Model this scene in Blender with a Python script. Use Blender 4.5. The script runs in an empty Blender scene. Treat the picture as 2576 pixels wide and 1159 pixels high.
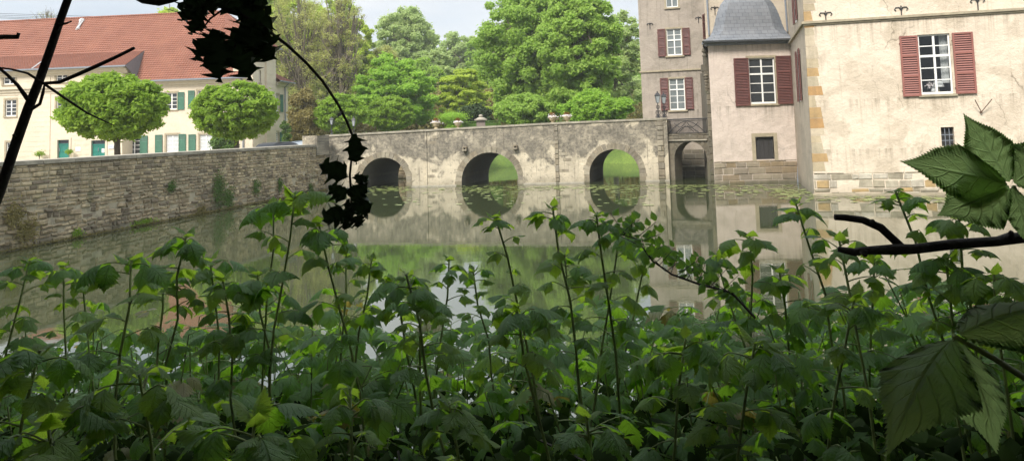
import bpy, math, random
import numpy as np
from mathutils import Vector, Matrix
R = math.radians
random.seed(7); rng = np.random.default_rng(7)
C = bpy.context.scene.collection
sc = bpy.context.scene

# ---------------------------------------------------------------- camera (eye 3 m above the moat)
FW, PX, PY, PITCH, ROLL, EYE = 1860.0, 1288.0, 193.0, math.atan(140/1860), R(-1.7), 3.0
cd = bpy.data.cameras.new('camera'); cam = bpy.data.objects.new('camera', cd); C.objects.link(cam)
cd.sensor_width = 36; cd.lens = 36*FW/2576; cd.shift_y = -(579.5-PY)/2576; cd.clip_start = .05; cd.clip_end = 3000
Mrot = Matrix.Rotation(R(90)+PITCH, 3, 'X') @ Matrix.Rotation(ROLL, 3, 'Z')
cam.location = (0, 0, EYE); cam.rotation_euler = Mrot.to_euler(); sc.camera = cam

def ray(x, y):                       # measured photo point -> direction
    return (Mrot @ Vector((x-PX, -(y-PY), -FW))).normalized()
def at_y(x, y, Y):                   # point at ground distance Y
    d = ray(x, y); return Vector((0, 0, EYE)) + d*(Y/d.y)
def at_z(x, y, z=0.0):
    d = ray(x, y); return Vector((0, 0, EYE)) + d*((z-EYE)/d.z)

# ---------------------------------------------------------------- mesh building
class MB:
    def __init__(s): s.v = []; s.l = []; s.c = []; s.m = []; s.uv = []; s.n = 0
    def arr(s, v, f, mi=0, uv=None):          # v (n,3), f (k,m) arrays
        v = np.asarray(v, float).reshape(-1, 3); f = np.asarray(f, int)
        s.v.append(v); s.l.append((f+s.n).ravel()); s.c.append(np.full(len(f), f.shape[1]))
        s.m.append(np.full(len(f), mi)); s.uv.append(np.zeros((len(v), 2)) if uv is None else uv); s.n += len(v)
    def add(s, v, f, mi=0):
        by = {}
        for q in f: by.setdefault(len(q), []).append(q)
        first = True
        v = np.asarray([tuple(p) for p in v], float); base = s.n
        s.v.append(v); s.uv.append(np.zeros((len(v), 2)))
        for k, fs in by.items():
            fs = np.asarray(fs, int); s.l.append((fs+base).ravel()); s.c.append(np.full(len(fs), k)); s.m.append(np.full(len(fs), mi))
        s.n += len(v)
    def hexa(s, p, mi=0):                      # 8 corners: 0-3 bottom ring, 4-7 top ring
        s.add(p, [(0,3,2,1),(4,5,6,7),(0,1,5,4),(1,2,6,5),(2,3,7,6),(3,0,4,7)], mi)
    def box(s, a, b, mi=0):
        (x0,y0,z0),(x1,y1,z1) = a, b
        s.hexa([(x0,y0,z0),(x1,y0,z0),(x1,y1,z0),(x0,y1,z0),(x0,y0,z1),(x1,y0,z1),(x1,y1,z1),(x0,y1,z1)], mi)
    def tube(s, pts, rad, sides=6, mi=0, cap=True):
        pts = [Vector(p) for p in pts]; n = len(pts)
        if not hasattr(rad, '__len__'): rad = [rad]*n
        V = []; ref = Vector((0.3, 0.2, 1)) if abs((pts[-1]-pts[0]).normalized().z) < .9 else Vector((1, .1, 0))
        for i, p in enumerate(pts):
            t = (pts[min(i+1, n-1)]-pts[max(i-1, 0)]).normalized()
            a = t.cross(ref).normalized(); b = t.cross(a)
            for k in range(sides):
                w = 2*math.pi*k/sides; V.append(p+(a*math.cos(w)+b*math.sin(w))*rad[i])
        F = [(i*sides+k, i*sides+(k+1) % sides, (i+1)*sides+(k+1) % sides, (i+1)*sides+k) for i in range(n-1) for k in range(sides)]
        if cap: F += [tuple(range(sides))[::-1], tuple((n-1)*sides+k for k in range(sides))]
        s.add(V, F, mi)
    def lathe(s, base, prof, seg=16, mi=0, sq=None):   # prof [(r,z)]
        V = [(base[0]+r*math.cos(2*math.pi*(k+.5)/seg), base[1]+r*math.sin(2*math.pi*(k+.5)/seg), base[2]+z) for r, z in prof for k in range(seg)]
        n = len(prof)
        F = [(i*seg+k, i*seg+(k+1) % seg, (i+1)*seg+(k+1) % seg, (i+1)*seg+k) for i in range(n-1) for k in range(seg)]
        F += [tuple(range(seg))[::-1], tuple((n-1)*seg+k for k in range(seg))]
        s.add(V, F, mi)
    def build(s, name, mats, parent=None, smooth=False, uv=False):
        me = bpy.data.meshes.new(name)
        v = np.concatenate(s.v) if s.v else np.zeros((0, 3))
        o = bpy.data.objects.new(name, me); C.objects.link(o)
        off = np.zeros(3)
        if parent is not None:
            o.parent = parent; q = parent
            while q is not None: off += np.array(q.location); q = q.parent
        l = np.concatenate(s.l); c = np.concatenate(s.c)
        me.vertices.add(len(v)); me.vertices.foreach_set('co', (v-off).ravel())
        me.loops.add(len(l)); me.loops.foreach_set('vertex_index', l.astype(np.int32))
        me.polygons.add(len(c)); st = np.concatenate([[0], np.cumsum(c)[:-1]]).astype(np.int32)
        me.polygons.foreach_set('loop_start', st)
        me.polygons.foreach_set('material_index', np.concatenate(s.m).astype(np.int32))
        if uv:
            U = np.concatenate(s.uv)[l]; ul = me.uv_layers.new(name='UVMap'); ul.data.foreach_set('uv', U.ravel())
        me.update(calc_edges=True); me.validate()
        me.polygons.foreach_set('use_smooth', np.full(len(me.polygons), smooth)); me.update()
        for m in (mats if isinstance(mats, (list, tuple)) else [mats]): me.materials.append(m)
        return o

def tag(o, label=None, cat=None, group=None, kind=None):
    if label: o['label'] = label
    if cat: o['category'] = cat
    if group: o['group'] = group
    if kind: o['kind'] = kind
    return o
def thing(name, loc, label, cat, group=None):
    o = bpy.data.objects.new(name, None); o.empty_display_size = .2; C.objects.link(o); o.location = Vector(loc)
    return tag(o, label, cat, group)

# ---------------------------------------------------------------- facade frames
class Fac:
    def __init__(s, a, b):
        s.a = Vector((a[0], a[1])); s.b = Vector((b[0], b[1])); d = s.b-s.a; s.L = d.length; s.d = d/s.L
        s.n = Vector((s.d.y, -s.d.x))
        s.o = 0
        if s.n.dot(-s.a) < 0: s.n = -s.n
    def pt(s, u, z, o=0.0):
        p = s.a+s.d*u+s.n*o; return (p.x, p.y, z)
    def uz(s, x, y):
        d = ray(x, y); n = s.n; t = (n.x*s.a.x+n.y*s.a.y)/(n.x*d.x+n.y*d.y)
        p = Vector((0, 0, EYE))+d*t
        return (Vector((p.x, p.y))-s.a).dot(s.d), p.z
    def rect(s, x0, y0, x1, y1):
        xm, ym = (x0+x1)/2, (y0+y1)/2
        return s.uz(x0, ym)[0], s.uz(x1, ym)[0], s.uz(xm, y1)[1], s.uz(xm, y0)[1]
    def off(s, o):
        f = Fac((s.a+s.n*o), (s.b+s.n*o)); return f
    def box(s, mb, u0, u1, z0, z1, o0, o1, mi=0):
        mb.hexa([s.pt(u0,z0,o1), s.pt(u1,z0,o1), s.pt(u1,z0,o0), s.pt(u0,z0,o0), s.pt(u0,z1,o1), s.pt(u1,z1,o1), s.pt(u1,z1,o0), s.pt(u0,z1,o0)], mi)

def wall_holes(mb, F, u0, u1, z0, z1, holes, depth=.22, mi=0, o=0.0):
    us = sorted({u0, u1, *[h[0] for h in holes], *[h[1] for h in holes]}); us = [u for u in us if u0 <= u <= u1]
    zs = sorted({z0, z1, *[h[2] for h in holes], *[h[3] for h in holes]}); zs = [z for z in zs if z0 <= z <= z1]
    for i in range(len(us)-1):
        for j in range(len(zs)-1):
            cu, cz = (us[i]+us[i+1])/2, (zs[j]+zs[j+1])/2
            if any(h[0] < cu < h[1] and h[2] < cz < h[3] for h in holes): continue
            mb.add([F.pt(us[i], zs[j], o), F.pt(us[i+1], zs[j], o), F.pt(us[i+1], zs[j+1], o), F.pt(us[i], zs[j+1], o)], [(0,1,2,3)], mi)
    for a, b, c, d in holes:
        for (p, q) in (((a,c),(a,d)), ((a,d),(b,d)), ((b,d),(b,c)), ((b,c),(a,c))):
            mb.add([F.pt(*p, o), F.pt(*q, o), F.pt(*q, o-depth), F.pt(*p, o-depth)], [(0,1,2,3)], mi)

def stones(mb, F, u0, u1, z0, zt, hmin, hmax, wmin, wmax, seed, proud=(.0, .05), gap=.012, nm=1, o=0.0, jit=0.0, skip=None, top=None):
    """individual chamfered stones laid in rough courses; zt number or function of u"""
    rr = random.Random(seed); z = z0
    zmax = zt if not callable(zt) else max(zt(u0+(u1-u0)*i/20) for i in range(21))
    while z < zmax-.03:
        h = min(rr.uniform(hmin, hmax), zmax-z); u = u0-rr.uniform(0, wmin) if top is None else u0
        while u < u1-.02:
            w = rr.uniform(wmin, wmax); e = min(u+w, u1); a = max(u, u0)
            zl = zt(.5*(a+e)) if callable(zt) else zt
            if e-a > .03 and z < zl-.04 and not (skip and skip(.5*(a+e), z+h/2)):
                z1 = min(z+h, zl); pr = rr.uniform(*proud); g = gap; c = min(.03, (z1-z)*.2, (e-a)*.2)
                j = lambda: rr.uniform(-jit, jit)
                q = [(a+g+j(), z+g+j()), (e-g+j(), z+g+j()), (e-g+j(), z1-g+j()), (a+g+j(), z1-g+j())]
                cu, cz = sum(p[0] for p in q)/4, sum(p[1] for p in q)/4
                inn = [(cu+(p[0]-cu)*(1-2*c/(e-a)), cz+(p[1]-cz)*(1-2*c/(z1-z))) for p in q]
                V = [F.pt(p[0], p[1], o-.05) for p in q]+[F.pt(p[0], p[1], o+pr*.5) for p in q]+[F.pt(p[0], p[1], o+pr+.008+j()*.5) for p in inn]
                Fs = [(0,1,5,4),(1,2,6,5),(2,3,7,6),(3,0,4,7),(4,5,9,8),(5,6,10,9),(6,7,11,10),(7,4,8,11),(8,9,10,11)]
                mb.add(V, Fs, rr.randrange(nm))
            u += w
        z += h

# ---------------------------------------------------------------- materials
class NT:
    def __init__(s, name):
        s.m = bpy.data.materials.new(name); s.m.use_nodes = True; s.t = s.m.node_tree; s.t.nodes.clear()
        s.out = s.t.nodes.new('ShaderNodeOutputMaterial')
    def n(s, typ, props=None, **inp):
        nd = s.t.nodes.new('ShaderNode'+typ)
        for k, v in (props or {}).items(): setattr(nd, k, v)
        for k, v in inp.items():
            key = int(k[1:]) if k[0] == 'i' and k[1:].isdigit() else k.replace('_', ' ')
            s.set(nd.inputs[key], v)
        return nd
    def set(s, sock, v):
        if isinstance(v, bpy.types.NodeSocket): s.t.links.new(v, sock)
        else:
            if isinstance(v, tuple) and len(v) == 3 and sock.type == 'RGBA': v = (*v, 1)
            sock.default_value = v
    def pos(s): return s.n('NewGeometry').outputs['Position']
    def scale(s, vec, sc_):
        return s.n('VectorMath', {'operation': 'MULTIPLY'}, i0=vec, i1=sc_).outputs[0]
    def facade(s, d):           # (u, z, 0) coordinates along a wall direction d
        p = s.pos(); u = s.n('VectorMath', {'operation': 'DOT_PRODUCT'}, i0=p, i1=(d[0], d[1], 0)).outputs['Value']
        z = s.n('SeparateXYZ', i0=p).outputs[2]
        return s.n('CombineXYZ', i0=u, i1=z).outputs[0], u, z
    def noise(s, vec, scale=1, detail=5, rough=.6, dist=0):
        return s.n('TexNoise', Vector=vec, Scale=scale, Detail=detail, Roughness=rough, Distortion=dist).outputs['Fac']
    def ramp(s, f, *stops, interp='LINEAR'):
        nd = s.n('ValToRGB', i0=f); cr = nd.color_ramp; cr.interpolation = interp
        while len(cr.elements) < len(stops): cr.elements.new(.5)
        for e, (p, c) in zip(cr.elements, stops):
            e.position = p; e.color = (c, c, c, 1) if not isinstance(c, tuple) else (*c, 1)
        return nd.outputs[0]
    def mix(s, f, a, b, blend='MIX'):
        nd = s.n('Mix', {'data_type': 'RGBA', 'blend_type': blend}); s.set(nd.inputs[0], f); s.set(nd.inputs[6], a); s.set(nd.inputs[7], b)
        return nd.outputs[2]
    def math(s, op, a, b=0.0, clamp=False):
        nd = s.n('Math', {'operation': op, 'use_clamp': clamp}); s.set(nd.inputs[0], a); s.set(nd.inputs[1], b); return nd.outputs[0]
    def bump(s, h, strength=.4, dist=.02):
        return s.n('Bump', Height=h, Strength=strength, Distance=dist).outputs[0]
    def fin(s, col, rough=.85, normal=None, **kw):
        b = s.n('BsdfPrincipled', Base_Color=col, Roughness=rough, **kw)
        if normal is not None: s.set(b.inputs['Normal'], normal)
        s.t.links.new(b.outputs[0], s.out.inputs[0]); return s.m

def flat(name, col, rough=.7, var=.15, sc_=6, bump=.15, **kw):
    t = NT(name); p = t.pos(); f = t.noise(p, sc_, 6, .65)
    lo = tuple(c*(1-var) for c in col); hi = tuple(min(1, c*(1+var)) for c in col)
    return t.fin(t.ramp(f, (.3, lo), (.7, hi)), rough, t.bump(f, bump, .01), **kw)

def plaster(name, d, base, alt, stain, amt=.5, zband=None, psc=.6, streak=.5, brick=None, drips=(), cracks=0.0):
    """weathered lime plaster: blotches, dark weather patches, drip streaks"""
    t = NT(name); co, u, z = t.facade(d); p = t.pos()
    c = t.mix(t.ramp(t.noise(p, 1.1, 6, .6), (.35, 0.), (.65, 1.)), base, alt)
    c = t.mix(t.math('MULTIPLY', t.ramp(t.noise(p, 9, 5, .7), (.5, 0.), (.75, 1.)), .35), c, tuple(x*.72 for x in base))
    big = t.noise(co, psc, 8, .62, .4)
    if zband:
        b = t.math('MINIMUM', t.n('MapRange', i0=z, i1=zband[0], i2=zband[1], i3=-.13, i4=.14).outputs[0], t.n('MapRange', i0=z, i1=zband[2], i2=zband[3], i3=.14, i4=-.05).outputs[0]); big = t.math('ADD', big, b); c = t.mix(t.ramp(t.noise(co, 4.5, 8, .75), (.55, 0.), (.62, .55)), c, tuple(x*2 for x in stain))
    m = t.ramp(big, (.5, 0.), (.56, 1.))
    if brick:
        bt = t.n('TexBrick', Vector=co, Color1=(*brick[0], 1), Color2=(*brick[1], 1), Mortar=(*brick[2], 1), Scale=1.0, Mortar_Size=.012, Brick_Width=.42, Row_Height=.17).outputs[0]
        stain2 = t.mix(.5, stain, bt)
    else: stain2 = stain
    fine = t.math('MULTIPLY', t.ramp(t.noise(co, 6, 7, .75), (.3, .5), (.65, 1.)), t.ramp(t.noise(co, 1.6, 8, .75, .6), (.38, .5), (.54, 1.)))
    c = t.mix(t.math('MULTIPLY', t.math('MULTIPLY', m, fine), amt), c, stain2)
    sv = t.n('VectorMath', {'operation': 'MULTIPLY'}, i0=co, i1=(7., .35, 1.)).outputs[0]
    st = t.ramp(t.noise(sv, 1.0, 5, .65), (.56, 0.), (.74, 1.))
    c = t.mix(t.math('MULTIPLY', st, streak), c, stain)
    for lv, ln in drips:                        # rain streaks running down from ledges and sills
        fall = t.math('MULTIPLY', t.n('MapRange', i0=z, i1=lv-ln, i2=lv, i3=0., i4=1.).outputs[0], t.math('LESS_THAN', z, lv))
        sv2 = t.n('VectorMath', {'operation': 'MULTIPLY'}, i0=co, i1=(4.2, .12, 1.)).outputs[0]
        c = t.mix(t.math('MULTIPLY', t.math('POWER', fall, 1.3), t.ramp(t.noise(sv2, 1.0, 6, .7), (.47, 0.), (.66, .8))), c, tuple(x*.7 for x in stain))
    if cracks:
        wv = t.n('VectorMath', {'operation': 'ADD'}, i0=t.n('VectorMath', {'operation': 'MULTIPLY'}, i0=co, i1=(.55, .32, 1.)).outputs[0], i1=t.n('VectorMath', {'operation': 'MULTIPLY'}, i0=t.n('TexNoise', Vector=co, Scale=1.7, Detail=5.).outputs['Color'], i1=(.35, .35, 0.)).outputs[0]).outputs[0]
        vd = t.n('TexVoronoi', {'feature': 'DISTANCE_TO_EDGE'}, Vector=wv, Scale=1.0).outputs['Distance']
        cm = t.math('MULTIPLY', t.ramp(vd, (0., 1.), (.012, 0.)), t.ramp(t.noise(co, .5, 3), (.5, 0.), (.6, 1.)))
        c = t.mix(t.math('MULTIPLY', cm, cracks), c, tuple(x*.4 for x in stain))
    # green-grey tide mark just above the water
    tm = t.n('MapRange', i0=t.math('ADD', z, t.math('MULTIPLY', t.noise(co, 2.2, 4), .5)), i1=.1, i2=.75, i3=.6, i4=0.).outputs[0]
    c = t.mix(tm, c, (.13, .125, .085))
    h = t.math('ADD', t.noise(p, 14, 8, .7), t.math('MULTIPLY', t.noise(p, 2.5, 5, .6), 2.5))
    return t.fin(c, .92, t.bump(h, .65, .035))

def stone_mat(name, d, tones, dark=.5, tide=True, rough=.9, green=.0):
    """stones told apart by island; lichen and soot blotches"""
    t = NT(name); co, u, z = t.facade(d); p = t.pos()
    rp = t.n('NewGeometry').outputs['Random Per Island']
    n = len(tones); c = t.ramp(rp, *[(i/(n), tones[i]) for i in range(n)], interp='CONSTANT')
    c = t.mix(t.ramp(t.noise(p, 7, 7, .7), (.4, 0.), (.72, dark)), c, tuple(x*.35 for x in tones[0]))
    c = t.mix(t.ramp(t.noise(p, .55, 5, .6), (.45, 0.), (.65, dark)), c, (.12,.095,.06))
    c = t.mix(t.ramp(t.noise(p, 2.6, 6, .7), (.62, 0.), (.75, .6)), c, (.42, .38, .29))
    sv = t.n('VectorMath', {'operation': 'MULTIPLY'}, i0=co, i1=(2.6, .3, 1.)).outputs[0]
    c = t.mix(t.ramp(t.noise(sv, 1.0, 6, .7), (.5, 0.), (.68, dark)), c, (.12, .095, .06))
    if green: c = t.mix(t.ramp(t.noise(p, 1.3, 6, .7), (.55, 0.), (.7, green)), c, (.09, .12, .04))
    if tide:
        tm = t.n('MapRange', i0=t.math('ADD', z, t.math('MULTIPLY', t.noise(co, 2.2, 4), .4)), i1=.1, i2=.5, i3=.75, i4=0.).outputs[0]
        c = t.mix(tm, c, (.07, .075, .04))
    return t.fin(c, rough, t.bump(t.noise(p, 22, 8, .7), .6, .02))

def leaf_mat(name, c1, c2, trans=.35, sc_=.6, under=None, rough=.6, spec=.25, veins=False, bump=False):
    t = NT(name); p = t.pos(); geo = t.n('NewGeometry')
    f = t.math('ADD', t.math('MULTIPLY', t.noise(p, sc_, 3, .6), .7), t.math('MULTIPLY', geo.outputs['Random Per Island'], .3))
    c = t.ramp(f, (.3, c1), (.68, c2)); nrm = None
    if veins:
        uv = t.n('TexCoord').outputs['UV']; sp = t.n('SeparateXYZ', i0=uv); tt, ss = sp.outputs[0], t.math('ABSOLUTE', sp.outputs[1])
        w = t.math('SUBTRACT', tt, t.math('MULTIPLY', ss, .22)); w = t.math('ABSOLUTE', t.math('SINE', t.math('MULTIPLY', w, 22.)))
        line = t.math('MAXIMUM', t.ramp(w, (0., 1.), (.35, 0.)), t.ramp(ss, (0., 1.), (.09, 0.)))
        c = t.mix(t.math('MULTIPLY', line, .35), c, tuple(min(1, x*1.7) for x in c2))
        nrm = t.bump(t.math('ADD', t.math('MULTIPLY', line, -1.), t.math('MULTIPLY', t.noise(uv, 30, 3), .3)), .8, .004)
    b = t.n('BsdfPrincipled', Base_Color=c, Roughness=rough); b.inputs['Specular IOR Level'].default_value = spec
    tc = t.mix(.55, c, under or tuple(min(1, x*1.6) for x in c2))
    tr = t.n('BsdfTranslucent', Color=tc)
    if nrm is not None: t.set(b.inputs['Normal'], nrm); t.set(tr.inputs['Normal'], nrm)
    mx = t.n('MixShader', i0=trans, i1=b.outputs[0], i2=tr.outputs[0]); t.t.links.new(mx.outputs[0], t.out.inputs[0]); return t.m
# ---------------------------------------------------------------- daylight under broken cloud
SUN_EL, SUN_AZ = R(46), R(208)          # azimuth clockwise from +Y : behind the camera, to the left
w = bpy.data.worlds.new('World'); sc.world = w; w.use_nodes = True; wt = w.node_tree; wt.nodes.clear()
def wn(t, **k):
    n = wt.nodes.new('ShaderNode'+t)
    for a, b in k.items(): setattr(n, a, b)
    return n
sky = wn('TexSky', sky_type='NISHITA', sun_disc=False, sun_elevation=SUN_EL, sun_rotation=SUN_AZ, dust_density=2.5, air_density=1.0)
tcn = wn('TexCoord'); mp = wn('Mapping'); mp.inputs['Scale'].default_value = (1, 1, 3.2); wt.links.new(tcn.outputs['Generated'], mp.inputs[0])
nz = wn('TexNoise'); nz.inputs['Scale'].default_value = 2.3; nz.inputs['Detail'].default_value = 7; nz.inputs['Roughness'].default_value = .55; wt.links.new(mp.outputs[0], nz.inputs[0])
rp = wn('ValToRGB'); rp.color_ramp.elements[0].position = .30; rp.color_ramp.elements[0].color = (.6, .6, .6, 1); rp.color_ramp.elements[1].position = .52; wt.links.new(nz.outputs[0], rp.inputs[0])
n2 = wn('TexNoise'); n2.inputs['Scale'].default_value = 3.5; n2.inputs['Detail'].default_value = 6; wt.links.new(mp.outputs[0], n2.inputs[0])
cr = wn('ValToRGB'); cr.color_ramp.elements[0].position = .3; cr.color_ramp.elements[0].color = (3.3, 3.75, 4.3, 1); cr.color_ramp.elements[1].position = .7; cr.color_ramp.elements[1].color = (4.7, 4.85, 5.0, 1); wt.links.new(n2.outputs[0], cr.inputs[0])
mx = wn('Mix', data_type='RGBA'); wt.links.new(rp.outputs[0], mx.inputs[0]); wt.links.new(sky.outputs[0], mx.inputs[6]); pass
sx = wn('SeparateXYZ'); wt.links.new(tcn.outputs['Generated'], sx.inputs[0])
gd = wn('MapRange'); gd.inputs[1].default_value = .2; gd.inputs[2].default_value = 1; gd.inputs[3].default_value = 1; gd.inputs[4].default_value = 2.6; wt.links.new(sx.outputs[2], gd.inputs[0])   # overcast: brighter overhead
vs = wn('VectorMath', operation='SCALE'); wt.links.new(cr.outputs[0], vs.inputs[0]); wt.links.new(gd.outputs[0], vs.inputs['Scale'])
bg = wn('Background'); bg.inputs[1].default_value = .09; wt.links.new(vs.outputs[0], mx.inputs[7]); wt.links.new(mx.outputs[2], bg.inputs[0])
wo = wn('OutputWorld'); wt.links.new(bg.outputs[0], wo.inputs[0])
sd = bpy.data.lights.new('sun', 'SUN'); sd.energy = 2.3; sd.angle = R(16); sd.color = (1, .94, .86)
so = bpy.data.objects.new('sun', sd); C.objects.link(so)
dirv = Vector((math.sin(SUN_AZ)*math.cos(SUN_EL), math.cos(SUN_AZ)*math.cos(SUN_EL), math.sin(SUN_EL)))
so.rotation_euler = dirv.to_track_quat('Z', 'Y').to_euler(); so.location = (0, -20, 30)
sc.view_settings.view_transform = 'Standard'; sc.view_settings.look = 'None'; sc.view_settings.gamma = 1; sc.view_settings.exposure = 1.2
sc.cycles.max_bounces = 8; sc.cycles.transparent_max_bounces = 8; sc.cycles.transmission_bounces = 4; sc.cycles.diffuse_bounces = 4; sc.cycles.glossy_bounces = 3
sc.cycles.caustics_reflective = False; sc.cycles.caustics_refractive = False

# ---------------------------------------------------------------- water
t = NT('moat_water'); p = t.pos()
r1 = t.noise(t.scale(p, (1.2, 3.2, 1.)), 1.0, 4, .55); r2 = t.noise(t.scale(p, (5., 13., 1.)), 1.0, 3, .5)
patch = t.ramp(t.noise(t.scale(p, (.12, .3, 1.)), 1.0, 3, .5), (.45, .12), (.7, 1.))
hh = t.math('ADD', t.math('MULTIPLY', r1, .7), t.math('MULTIPLY', t.math('MULTIPLY', r2, patch), .35))
bmp = t.bump(hh, .12, .012)
bs = t.n('BsdfPrincipled', Base_Color=(.04, .05, .022), Roughness=.015, IOR=1.95, Normal=bmp)
bs.inputs['Specular IOR Level'].default_value = .8
t.t.links.new(bs.outputs[0], t.out.inputs[0]); M_water = t.m
mb = MB(); mb.add([(-120, 1.5, 0), (140, 1.5, 0), (140, 75, 0), (-120, 75, 0)], [(0,1,2,3)])
tag(mb.build('water', M_water), kind='structure')

# ---------------------------------------------------------------- grounds
t = NT('park_grass'); p = t.pos()
g = t.mix(t.ramp(t.noise(p, .25, 6, .7), (.35, 0.), (.65, 1.)), (.08, .14, .02), (.17, .24, .04))
g = t.mix(t.ramp(t.noise(p, 6, 4, .7), (.4, 0.), (.7, .7)), g, (.05, .085, .018))
M_grass = t.fin(g, .95, t.bump(t.noise(p, 25, 4, .7), .6, .05))
def grid(xs, ys, zf):
    X, Y = np.meshgrid(xs, ys); Z = zf(X, Y); nx, ny = len(xs), len(ys)
    v = np.stack([X.ravel(), Y.ravel(), Z.ravel()], 1)
    i = np.arange((ny-1)*nx).reshape(ny-1, nx)[:, :-1].ravel()
    return v, np.stack([i, i+1, i+1+nx, i+nx], 1)
sst = lambda a, b, x: (lambda t_: t_*t_*(3-2*t_))(np.clip((x-a)/(b-a), 0, 1))
def park_z(X, Y):
    shore = 63+1.2*np.sin(X*.35)+.6*np.sin(X*.9+1)
    shore = np.where(X < -9, 60.0, shore)
    b = -1.2+(sst(0, 1, (Y-shore)/4.5))*(2.5)+.08*np.sin(X*.6)*np.cos(Y*.5)
    return b + sst(66, 90, Y)*.7 + sst(78, 150, Y)*(2.0+9*sst(0, 45, X)) + sst(130, 320, Y)*6
xs = np.concatenate([[-900, -500, -300, -200], np.arange(-140, 141, 2.0), [200, 300, 500, 900]])
ys = np.concatenate([np.arange(58, 72, .5), np.arange(72, 180, 3), [200, 240, 300, 400, 600, 1000, 1600]])
mb = MB(); mb.arr(*grid(xs, ys, park_z)); tag(mb.build('park_ground', M_grass, smooth=True), kind='structure')
M_gravel = flat('yard_gravel', (.36, .32, .25), .95, .2, 20)
# courtyard in front of the house, held by the retaining wall
WA = at_z(0, 635); WB = at_z(820, 478)
Fw = Fac((WA.x-(WB.x-WA.x)*.75, WA.y-(WB.y-WA.y)*.75), (WB.x, WB.y))
mb = MB(); a = Fw.pt(0, 1.3, -.6); b = Fw.pt(Fw.L+.5, 1.3, -.6)
mb.add([a, b, (-9.3, 66, 1.3), (-140, 66, 1.3), (-140, a[1], 1.3)], [(0,1,2,3,4)])
mb.add([b, (b[0], b[1], -.5), (-9.3, 66, -.5), (-9.3, 66, 1.3)], [(0,1,2,3)])
tag(mb.build('yard', M_gravel), kind='structure')
# near bank under the camera
def bank_z(X, Y):
    e = 4.3+.3*np.sin(X*1.1)
    return 1.55-.10*np.clip(Y, -30, 3)-sst(0, 1, (Y-e+2.2)/2.6)*2.1+.05*np.sin(X*2.3)*np.cos(Y*1.7)
t = NT('bank_soil'); p = t.pos()
M_soil = t.fin(t.ramp(t.noise(p, 3, 6, .7), (.35, (.035, .025, .015)), (.65, (.06, .05, .025))), .95, t.bump(t.noise(p, 14, 5), .8, .05))
mb = MB(); mb.arr(*grid(np.concatenate([[-80, -40, -20], np.arange(-12, 12.1, .4), [20, 40, 80]]), np.concatenate([[-60, -30, -15], np.arange(-8, 6.1, .35)]), bank_z))
tag(mb.build('bank', M_soil, smooth=True), kind='structure')

# ---------------------------------------------------------------- slightly hazy air
hz = NT('haze_air'); v = hz.n('VolumePrincipled', Color=(.95,.96,.93)); v.inputs['Density'].default_value = .0006; v.inputs['Anisotropy'].default_value = .2
hz.t.links.new(v.outputs[0], hz.out.inputs[1])
mb = MB(); mb.box((-950, -70, -6), (950, 1700, 48)); tag(mb.build('haze', hz.m), kind='stuff')
# ---------------------------------------------------------------- shared finishes
M_white = flat('white_paint', (.78, .77, .73), .45, .04, 8, .05)
M_iron = flat('black_iron', (.02, .02, .022), .5, .2, 10, .1)
M_zinc = flat('zinc_pipe', (.20, .22, .25), .45, .15, 5, .1)
M_glass = NT('window_glass').fin((.035, .04, .045), .06, None, IOR=1.5)
M_dim = flat('dark_room', (.03, .03, .03), .9)
M_curtain = flat('net_curtain', (.45, .47, .46), .8, .08, 9)
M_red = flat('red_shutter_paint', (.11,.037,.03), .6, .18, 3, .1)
M_redlit = flat('lit_red_shutter_paint', (.25,.092,.07), .6, .15, 3, .1)  # sunlit copy of the shutter red, the light put into the colour
M_reddark = flat('red_louvre_gap_shade', (.06,.014,.012), .8, .2); M_greendark = flat('green_louvre_gap_shade', (.015,.045,.03), .8, .2)  # shade between the slats painted as a dark backing
M_green = flat('green_shutter_paint', (.045, .14, .09), .6, .15, 3, .1)
M_teal = flat('teal_door_paint', (.012, .17, .13), .5, .15, 4, .1)
M_trimstone = flat('dressed_sandstone', (.34, .29, .20), .9, .25, 4, .3)
M_coping = flat('coping_stone', (.30, .27, .21), .92, .35, 2.5, .5)

# ---------------------------------------------------------------- retaining wall of the moat
dW = tuple(Fw.d)
wtop = lambda u: 3-3*0+0  # replaced below
uL, zL = Fw.uz(0, 410); uR, zR = Fw.uz(818, 363)
zw = lambda u: zL+(zR-zL)*(u-uL)/(uR-uL)
M_wstone = stone_mat('moat_wall_stone', dW, [(.48,.375,.225), (.36,.28,.17), (.56,.455,.29), (.20,.16,.11), (.44,.345,.215), (.51,.41,.25)], .68, green=.5)
M_mortar = plaster('moat_wall_mortar', dW, (.46,.405,.29), (.34,.30,.21), (.14,.125,.09), .7, None, .8, .5)
base_w = Fw.pt(Fw.L/2, 0, 0)
wallT = thing('moat_wall', base_w, 'long rough stone retaining wall rising from the water below the house', 'wall')
mb = MB(); n = 40
for i in range(n):
    u0, u1 = Fw.L*i/n, Fw.L*(i+1)/n
    mb.hexa([Fw.pt(u0,-.5,0), Fw.pt(u1,-.5,0), Fw.pt(u1,-.5,-.7), Fw.pt(u0,-.5,-.7), Fw.pt(u0,zw(u0)-.1,0), Fw.pt(u1,zw(u1)-.1,0), Fw.pt(u1,zw(u1)-.1,-.7), Fw.pt(u0,zw(u0)-.1,-.7)])
mb.build('wall_core', M_mortar, wallT)
mb = MB()
stones(mb, Fw, 2, Fw.L, -.2, 1.3, .10, .26, .14, .48, 3, (.0, .07), .02, jit=.035, skip=lambda u, z: random.random() < .06)
stones(mb, Fw, 2, Fw.L, 1.3, lambda u: zw(u)-.1, .10, .17, .16, .44, 4, (.0, .04), .015, jit=.014)
mb.build('stone_courses', M_wstone, wallT)
mb = MB(); u = 2.0; rr = random.Random(5)
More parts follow.
